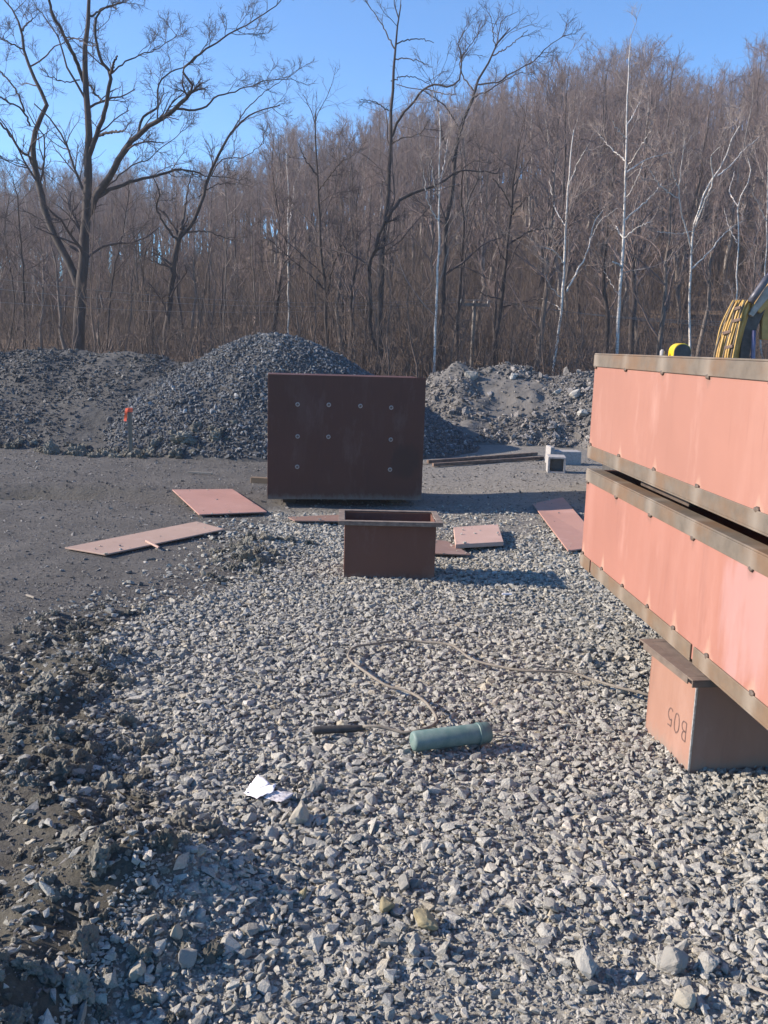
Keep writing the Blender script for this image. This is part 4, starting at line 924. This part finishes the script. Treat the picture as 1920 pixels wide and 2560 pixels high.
traced_tree('bare_tree', 'tall twin stemmed dark tree behind the right side of the heap', [
    (A, [(1635, 1600), (1640, 1400), (1645, 1250), (1650, 1100), (1665, 960), (1680, 800), (1690, 690), (1692, 600), (1686, 520), (1698, 380), (1705, 250), (1710, 200), (1724, 100), (1732, 20)], 36, 6),
    (A, [(1640, 1540), (1600, 1420), (1600, 1250), (1595, 1150), (1625, 1060), (1662, 960)], 24, 18), (Bc, [(5, 960), (40, 900), (90, 850), (160, 820), (240, 795), (300, 750), (350, 738), (420, 742), (490, 750)], 20, 4),
    (Bc, [(35, 590), (60, 520), (110, 460), (170, 390), (210, 365), (300, 370), (330, 320), (335, 240), (320, 180), (350, 130)], 14, 4), (Bc, [(32, 620), (70, 600), (150, 580), (190, 525)], 8, 3), (Bc, [(45, 260), (90, 250), (150, 265), (210, 290)], 7, 3),
    (Bc, [(55, 190), (110, 170), (170, 170), (215, 185)], 7, 3), (Bc, [(45, 210), (10, 140), (-40, 60), (-80, 0)], 8, 3), (Bc, [(180, 385), (260, 405), (310, 410)], 6, 3), (Bc, [(30, 350), (90, 330), (150, 340), (200, 370)], 6, 3), (Bc, [(20, 480), (-40, 440), (-100, 430)], 6, 3)], 22.5, BK, TW, 3, dens=(6, 5, 5))
traced_tree('bare_tree', 'dark tree curving right behind the pale birch in the middle', [
    (Bc, [(232, 1600), (245, 1400), (255, 1250), (262, 1080), (270, 950), (290, 850), (300, 740), (315, 620), (340, 530), (375, 440), (390, 370), (430, 310), (470, 230), (500, 160), (545, 120)], 36, 5),
    (Bc, [(395, 365), (480, 360), (560, 310), (640, 270), (700, 210), (785, 150)], 9, 3), (Bc, [(385, 420), (450, 390), (520, 350), (600, 310)], 8, 3), (Bc, [(470, 240), (540, 200), (620, 130)], 7, 3), (Bc, [(385, 390), (340, 330), (330, 260), (370, 200), (410, 140)], 8, 3), (Bc, [(302, 760), (380, 700), (440, 690)], 8, 3), (Bc, [(480, 200), (470, 130), (462, 70)], 6, 3)], 23.5, BK, TW, 4, dens=(6, 5, 5))
traced_tree('bare_tree', 'dark bushy tree with drooping side limbs between two birches', [
    (Bc, [(468, 1600), (500, 1350), (520, 1200), (535, 1050), (550, 930), (555, 830), (572, 700), (580, 600)], 28, 6), (Bc, [(540, 1055), (620, 1005), (720, 985), (800, 1000)], 12, 3), (Bc, [(532, 1070), (490, 970), (430, 890)], 12, 3), (Bc, [(548, 930), (600, 870), (660, 800)], 9, 3), (Bc, [(550, 900), (510, 820), (470, 770)], 9, 3), (Bc, [(508, 1290), (450, 1280), (400, 1250)], 8, 3), (Bc, [(505, 1330), (580, 1310), (690, 1290)], 8, 3), (Bc, [(560, 800), (610, 720), (650, 650)], 8, 3)], 25.0, BK, TW, 5, dens=(8, 6, 5))
traced_tree('bare_tree', 'straight dark tree just right of the middle pale birch', [
    (Bc, [(308, 1600), (320, 1350), (335, 1150), (345, 950), (370, 850), (412, 765)], 28, 7), (Bc, [(345, 960), (335, 850), (340, 740), (330, 640)], 14, 4), (Bc, [(338, 1080), (380, 960), (400, 840)], 10, 3)], 26.0, BK, TW, 6)
traced_tree('bare_tree', 'dark tree with long drooping left limbs above the dark steel box', [
    (A, [(1412, 1500), (1405, 1250), (1385, 1050), (1380, 900), (1370, 700), (1360, 560), (1365, 480)], 24, 5), (A, [(1400, 1250), (1340, 1190), (1270, 1130), (1160, 1030)], 10, 3), (A, [(1385, 1020), (1300, 920), (1200, 880)], 9, 3), (A, [(1408, 1280), (1440, 1150), (1480, 1050), (1520, 980)], 12, 4), (A, [(1378, 820), (1440, 740), (1490, 680)], 8, 3), (A, [(1372, 760), (1320, 690), (1290, 620)], 8, 3), (A, [(1440, 1140), (1420, 1000), (1430, 880)], 9, 3)], 24.5, BK, TW, 7, dens=(8, 6, 5))
traced_tree('birch_tree', 'pale birch with thin white trunk in the middle of the picture', [
    (Bc, [(214, 1600), (225, 1350), (232, 1150), (238, 980), (240, 800), (238, 650), (238, 480)], 19, 5), (Bc, [(236, 960), (205, 910), (185, 850), (170, 720)], 8, 3), (Bc, [(238, 860), (215, 780), (205, 690)], 6, 3), (Bc, [(239, 800), (260, 700), (275, 600)], 6, 2)], 21.8, BI, BT, 8, dens=(8, 5, 5))
traced_tree('birch_tree', 'slender birch left of the tallest birch with a white curved right branch', [
    (Bc, [(732, 1600), (765, 1350), (778, 1150), (785, 980), (795, 820), (805, 700), (820, 560)], 20, 5), (Bc, [(790, 1260), (830, 1180), (870, 1110), (890, 1040), (910, 960), (955, 890)], 12, 4), (Bc, [(783, 975), (740, 900), (715, 780)], 8, 3), (Bc, [(778, 1140), (740, 1090), (695, 1068)], 7, 3), (Bc, [(768, 1290), (720, 1240), (690, 1180)], 6, 3), (Bc, [(798, 800), (840, 700), (880, 630)], 6, 3), (Bc, [(892, 1040), (930, 960), (1010, 900)], 5, 3), (Bc, [(770, 1340), (740, 1320), (680, 1290)], 5, 3)], 24.0, BI, BT, 9, dens=(8, 5, 5))
traced_tree('birch_tree', 'tallest white birch rising above the ridge right of middle', [
    (Bc, [(1003, 1600), (1015, 1350), (1025, 1180), (1035, 1000), (1040, 850), (1045, 650), (1048, 450), (1058, 270), (1066, 165)], 25, 3), (Bc, [(1040, 950), (1110, 890), (1170, 830), (1205, 785)], 10, 5), (Bc, [(1035, 1030), (1100, 980), (1160, 955)], 9, 4), (Bc, [(1048, 745), (1130, 690), (1250, 655)], 9, 3), (Bc, [(1050, 725), (1110, 630), (1155, 560)], 7, 3), (Bc, [(1042, 695), (980, 640), (925, 575)], 9, 3),
    (Bc, [(1034, 1025), (1015, 1005), (1003, 978)], 11, 8), (Bc, [(1028, 1155), (1005, 1140), (985, 1132)], 10, 7), (Bc, [(1048, 550), (1080, 490), (1105, 440)], 7, 3), (Bc, [(1046, 600), (1010, 560), (985, 520)], 6, 3), (Bc, [(1042, 860), (1080, 800), (1120, 700)], 6, 3), (Bc, [(1020, 1290), (980, 1220), (950, 1170)], 5, 3)], 24.5, BI, BT, 10, dens=(9, 5, 5))
traced_tree('birch_tree', 'crooked many stemmed pale birch above the yellow hood', [
    (Bc, [(1318, 1600), (1322, 1350), (1325, 1130), (1335, 1000), (1360, 900), (1400, 800), (1430, 760), (1470, 690), (1500, 600), (1535, 545)], 17, 4), (Bc, [(1345, 980), (1380, 880), (1420, 780), (1410, 680), (1450, 635)], 11, 4), (Bc, [(1328, 1080), (1315, 1030), (1290, 940), (1275, 850), (1280, 750), (1300, 600)], 11, 3), (Bc, [(1440, 760), (1500, 710), (1560, 640), (1625, 590)], 8, 3),
    (Bc, [(1330, 1160), (1410, 1080), (1470, 1010), (1550, 950)], 10, 3), (Bc, [(1278, 860), (1200, 810), (1150, 740)], 7, 3), (Bc, [(1276, 830), (1250, 760), (1230, 700)], 6, 3), (Bc, [(1335, 1000), (1260, 1010), (1180, 1000)], 5, 3)], 25.5, BI, BT, 11, dens=(8, 5, 5))
traced_tree('birch_tree', 'thin wavy birch beside the excavator arm', [
    (Bc, [(1522, 1600), (1524, 1310), (1525, 1150), (1530, 1000), (1530, 880), (1560, 810), (1585, 760), (1570, 680)], 11, 4), (Bc, [(1529, 890), (1495, 830), (1515, 740)], 7, 3), (Bc, [(1526, 1050), (1490, 980), (1470, 900)], 5, 2)], 25.0, BI, BT, 12, dens=(5, 4, 4))
traced_tree('birch_tree', 'birch cut off by the right picture edge behind the excavator arm', [
    (Bc, [(1640, 1600), (1625, 1480), (1622, 1400), (1640, 1250), (1652, 1050), (1656, 850), (1660, 600)], 14, 4), (Bc, [(1655, 960), (1620, 890), (1590, 830)], 6, 3)], 26.0, BI, BT, 13, dens=(5, 4, 4))
traced_tree('birch_tree', 'white thread thin birch directly above the gravel heap crest', [
    (A, [(1248, 1500), (1245, 1200), (1243, 950), (1246, 850), (1240, 660)], 13, 4), (A, [(1244, 1000), (1262, 900), (1270, 800)], 5, 3)], 26.0, BI, BT, 14, dens=(5, 4, 4))
traced_tree('birch_tree', 'thin pale birch left of the heap crest, right of the forked tree', [
    (A, [(965, 1500), (972, 1250), (978, 1000), (972, 800), (968, 700)], 12, 4), (A, [(960, 1400), (985, 1250), (1000, 1190)], 5, 3), (A, [(976, 1050), (1000, 950), (1010, 860)], 5, 2)], 26.5, B2, BT, 15, dens=(5, 4, 4))
for i, (lab, line, w0) in enumerate((
    ('slim dark tree at the far left edge beside the largest tree', [(112, 1560), (105, 1300), (95, 1100), (80, 950), (75, 850), (50, 760)], 16),
    ('slim dark stem right beside the trunk of the largest tree', [(462, 1560), (480, 1250), (510, 1100), (540, 950), (560, 820)], 13),
    ('kinked slim tree left of the forked tree', [(662, 1560), (655, 1370), (620, 1220), (625, 1100), (660, 1030)], 12),
    ('thin leaning tree left of the largest tree near the edge', [(30, 1560), (60, 1300), (20, 1000), (40, 850)], 12),
    ('slim grey tree between heap crest and the drooping limbed tree', [(1100, 1500), (1105, 1300), (1090, 1130), (1085, 980)], 12),
    ('grey upright tree left of the twin stemmed dark tree', [(1530, 1560), (1525, 1250), (1520, 1000), (1510, 820), (1520, 700)], 14))):
    traced_tree('bare_tree', lab, [(A, line, w0, 4)], 25+i*.5, B2 if i > 3 else BK, TW, 30+i, dens=(14, 6, 4), fac=.45)

# utility pole and wires
pb = dp(1179, 905, 27.0); pt = dp(1178, 752, 27.0)
t = empty('utility_pole', (pb[0], 27.0, float(hillz(pb[0], 27.0))-.1)); tag(t, 'plain grey utility pole standing among the trees', 'pole')
zt = pt[2]-t.location[2]
tube_obj('post', [(0, 0, 0), (0, 0, zt)], [.06, .05], M['pole'], t, 12, 6); boxo('crossarm', -.45, .45, -.13, -.07, zt-.16, zt-.07, M['pole'], t, bevel=.005)
for xx in (-.4, 0, .4):
    o = lathe_obj('insulator', [(0, .03), (.03, .045), (.06, .03), (.09, .035), (.11, .015)], M['concrete'], t, 12); o.rotation_euler[1] = rad(-90); o.location = (xx, -.1, zt-.07)
for i, (v0, lab) in enumerate(((676, 'topmost overhead wire crossing in front of the left woods'), (705, 'middle overhead wire crossing in front of the left woods'), (742, 'lowest overhead wire crossing in front of the left woods'))):
    a = dp(-160, v0, 20.5); b = np.array([pb[0]-.4+.4*i, 26.9, pt[2]+.04]); cpt = dp(2150, 800+8*i, 31)
    L1 = [a*(1-f_)+b*f_-np.array([0, 0, .35*4*f_*(1-f_)]) for f_ in np.linspace(0, 1, 9)]; L2 = [b*(1-f_)+cpt*f_-np.array([0, 0, .3*4*f_*(1-f_)]) for f_ in np.linspace(0, 1, 8)][1:]
    o = tube_obj('overhead_wire', L1+L2, .0065, M['wire'], None, 5, 40); tag(o, lab, 'wire', 'overhead wires')

# woodland trees: prototypes
def wood_proto(seed, ht, mtrunk, mtwig, form='spread', d=(24, 6, 5)):
    rg = np.random.default_rng(seed); n = 12; z = np.linspace(0, ht, n); wob = np.cumsum(rg.normal(0, .10, (n, 2)), axis=0); wob -= wob[0]
    P0 = np.c_[wob, z][None]; R0 = ((.010+.14*np.linspace(1, 0, n)**1.2)*ht/11)[None]
    k, t0 = d[0], .25 if form == 'spread' else .4
    P1, R1 = grow(P0, R0, k, t0, .98, .30 if form == 'spread' else .26, .75 if form == 'spread' else .5, .5, 6, .16, .25 if form == 'spread' else .4, rg, .6, 4.2, .016)
    P2, R2 = grow(P1, R1, d[1], .2, 1, .45, .65, .6, 4, .2, .25, rg, .35, 1.7, .0095)
    P3, R3_ = grow(P2, R2, d[2], .2, 1, .6, .6, .65, 3, .22, .25, rg, .25, .9, .0065)
    return tubes(P0, R0, 7), merge([tubes(P1, R1, 4), tubes(P2, R2, 3), tubes(P3, R3_, 3)])
protos = [wood_proto(101, 11.5, 0, 0), wood_proto(102, 10.5, 0, 0, 'up'), wood_proto(103, 12.5, 0, 0, 'up'), wood_proto(104, 9.5, 0, 0), wood_proto(105, 12, 0, 0)]
def raw_mesh(name, V, Q, mat, smooth=False):
    o = mesh_arrays(name, V, Q, mat, None, smooth); COL.objects.unlink(o); return o
C_WD = bpy.data.collections.new('wood_tree_forms')
WM = []
for i, (tr, cr) in enumerate(protos):
    a = raw_mesh('wt%d' % i, *tr, B2 if i % 2 else BK, True).data; b = raw_mesh('wc%d' % i, *cr, M['woodtwig']).data; WM.append((a, b))
    V, Q = merge([tr, cr]); o = raw_mesh('wood_form_%d' % i, V, Q, M['woodtwig']); C_WD.objects.link(o)
    o.data.materials.append((BK, B2, BK, M['paletrunk'], B2)[i]); mi = np.zeros(len(Q), np.int32); mi[:len(tr[1])] = 1; o.data.polygons.foreach_set('material_index', mi)
# brush forms
C_BR = bpy.data.collections.new('brush_forms')
for i in range(4):
    rg = np.random.default_rng(200+i); n = 14; b = np.c_[rg.normal(0, .55, (n, 2)), np.zeros(n)]; d = unit(np.c_[rg.normal(0, .16, (n, 2)), np.ones(n)]); ht = rg.uniform(1.2, 3.6, n)
    P0 = np.stack([b+d*(ht*f_)[:, None]+np.c_[rg.normal(0, .05, (n, 2)), np.zeros(n)] for f_ in np.linspace(0, 1, 7)], 1); R0 = np.linspace(.018, .006, 7)[None]*rg.uniform(.6, 1.3, (n, 1))
    P1, R1 = grow(P0, R0, 7, .2, 1, .35, .65, .6, 4, .2, .3, rg, .2, 1.2, .006); P2, R2 = grow(P1, R1, 4, .2, 1, .5, .7, .7, 3, .2, .2, rg, .12, .5, .0045)
    V, Q = merge([tubes(P0, R0, 4), tubes(P1, R1, 3), tubes(P2, R2, 3)]); o = raw_mesh('brush_form_%d' % i, V, Q, M['brush']); C_BR.objects.link(o)
SKU = [-400, 0, 300, 560, 640, 700, 820, 900, 1000, 1120, 1250, 1330, 1420, 1500, 1560, 1640, 1700, 1780, 1860, 1960, 2400]
SKV = [445, 445, 432, 432, 400, 352, 360, 330, 296, 262, 240, 220, 186, 178, 188, 228, 240, 205, 158, 145, 145]
def canopy(x_, y_):                         # height the wood reaches above datum, seen against the sky
    u = CX+F*np.asarray(x_)/np.asarray(y_); v_ = np.interp(u, SKU, SKV); return H+np.asarray(y_)*(864+.031*(u-960)-v_)/F
PHT = np.array([11.9, 11.0, 13.0, 10.0, 12.5])
# front rows, one object each
rg = np.random.default_rng(77); spots = []
while len(spots) < 46:
    y_ = rg.uniform(24, 37); x_ = rg.uniform(-.47, .47)*y_
    if all((x_-a)**2+(y_-b)**2 > 1.2**2 for a, b in spots): spots.append((x_, y_))
for i, (x_, y_) in enumerate(spots):
    j = int(rg.integers(0, 5)); s_ = min(.95, (float(canopy(x_, y_))-float(hillz(x_, y_)))/PHT[j])*rg.uniform(.62, .98)
    t = empty('bare_tree', (x_, y_, float(hillz(x_, y_))-.1), rg.uniform(0, 6.28)); t.scale = (s_, s_, s_*rg.uniform(.9, 1.1))
    tag(t, 'slim bare tree in the crowded front rows of the wood behind the banks', 'tree', 'slim bare trees in the front rows of the wood')
    for nm, me in zip(('trunk', 'crown'), WM[j]): link(bpy.data.objects.new(nm, me), t)
# the wood behind, one mass
def wood_pts(n, y0, y1, m):
    y_ = np.sqrt(rng.uniform(y0**2, y1**2, n)); x_ = rng.uniform(-1, 1, n)*(y_*.47+m); return x_, y_
x, y = wood_pts(980, 36, 118, 3)
y2 = np.sqrt(rng.uniform(30**2, 118**2, 420)); x2 = rng.choice([-1, 1], 420)*(y2*rng.uniform(.5, .85, 420)+3); x = np.r_[x, x2]; y = np.r_[y, y2]      # the wood goes on to both sides
n = len(x); j = rng.integers(0, 5, n); s_ = np.clip((canopy(x, y)-hillz(x, y))/PHT[j], .25, 1.15)*rng.uniform(.72, 1.0, n)**.8
scatter('woodland', np.stack([x, y, hillz(x, y)-.1], 1), np.stack([rng.normal(0, .04, n), rng.normal(0, .04, n), rng.uniform(0, 6.28, n)], 1), np.stack([s_, s_, s_*rng.uniform(.9, 1.08, n)], 1), j, rng.uniform(0, 1, n), C_WD)
x, y = wood_pts(480, 19.5, 60, 2); n = len(x); s_ = rng.uniform(.6, 1.3, n)
scatter('undergrowth', np.stack([x, y, hillz(x, y)-.05], 1), np.stack([rng.normal(0, .08, n), rng.normal(0, .08, n), rng.uniform(0, 6.28, n)], 1), np.stack([s_]*3, 1), rng.integers(0, 4, n), rng.uniform(0, 1, n), C_BR)

hb = bmesh.new(); box(hb, -140, 140, -12, 200, -1.6, 45); hz = bm_obj('haze', hb, None); tag(hz, kind='stuff')
m = bpy.data.materials.new('haze air'); m.use_nodes = True; nt = m.node_tree
for n_ in list(nt.nodes):
    if n_.type == 'BSDF_PRINCIPLED': nt.nodes.remove(n_)
pv = nt.nodes.new('ShaderNodeVolumePrincipled'); pv.inputs['Color'].default_value = (.95, .91, .95, 1); pv.inputs['Density'].default_value = 0.0011; pv.inputs['Anisotropy'].default_value = .2
out = [n_ for n_ in nt.nodes if n_.type == 'OUTPUT_MATERIAL'][0]; nt.links.new(pv.outputs[0], out.inputs['Volume']); hz.data.materials.append(m)
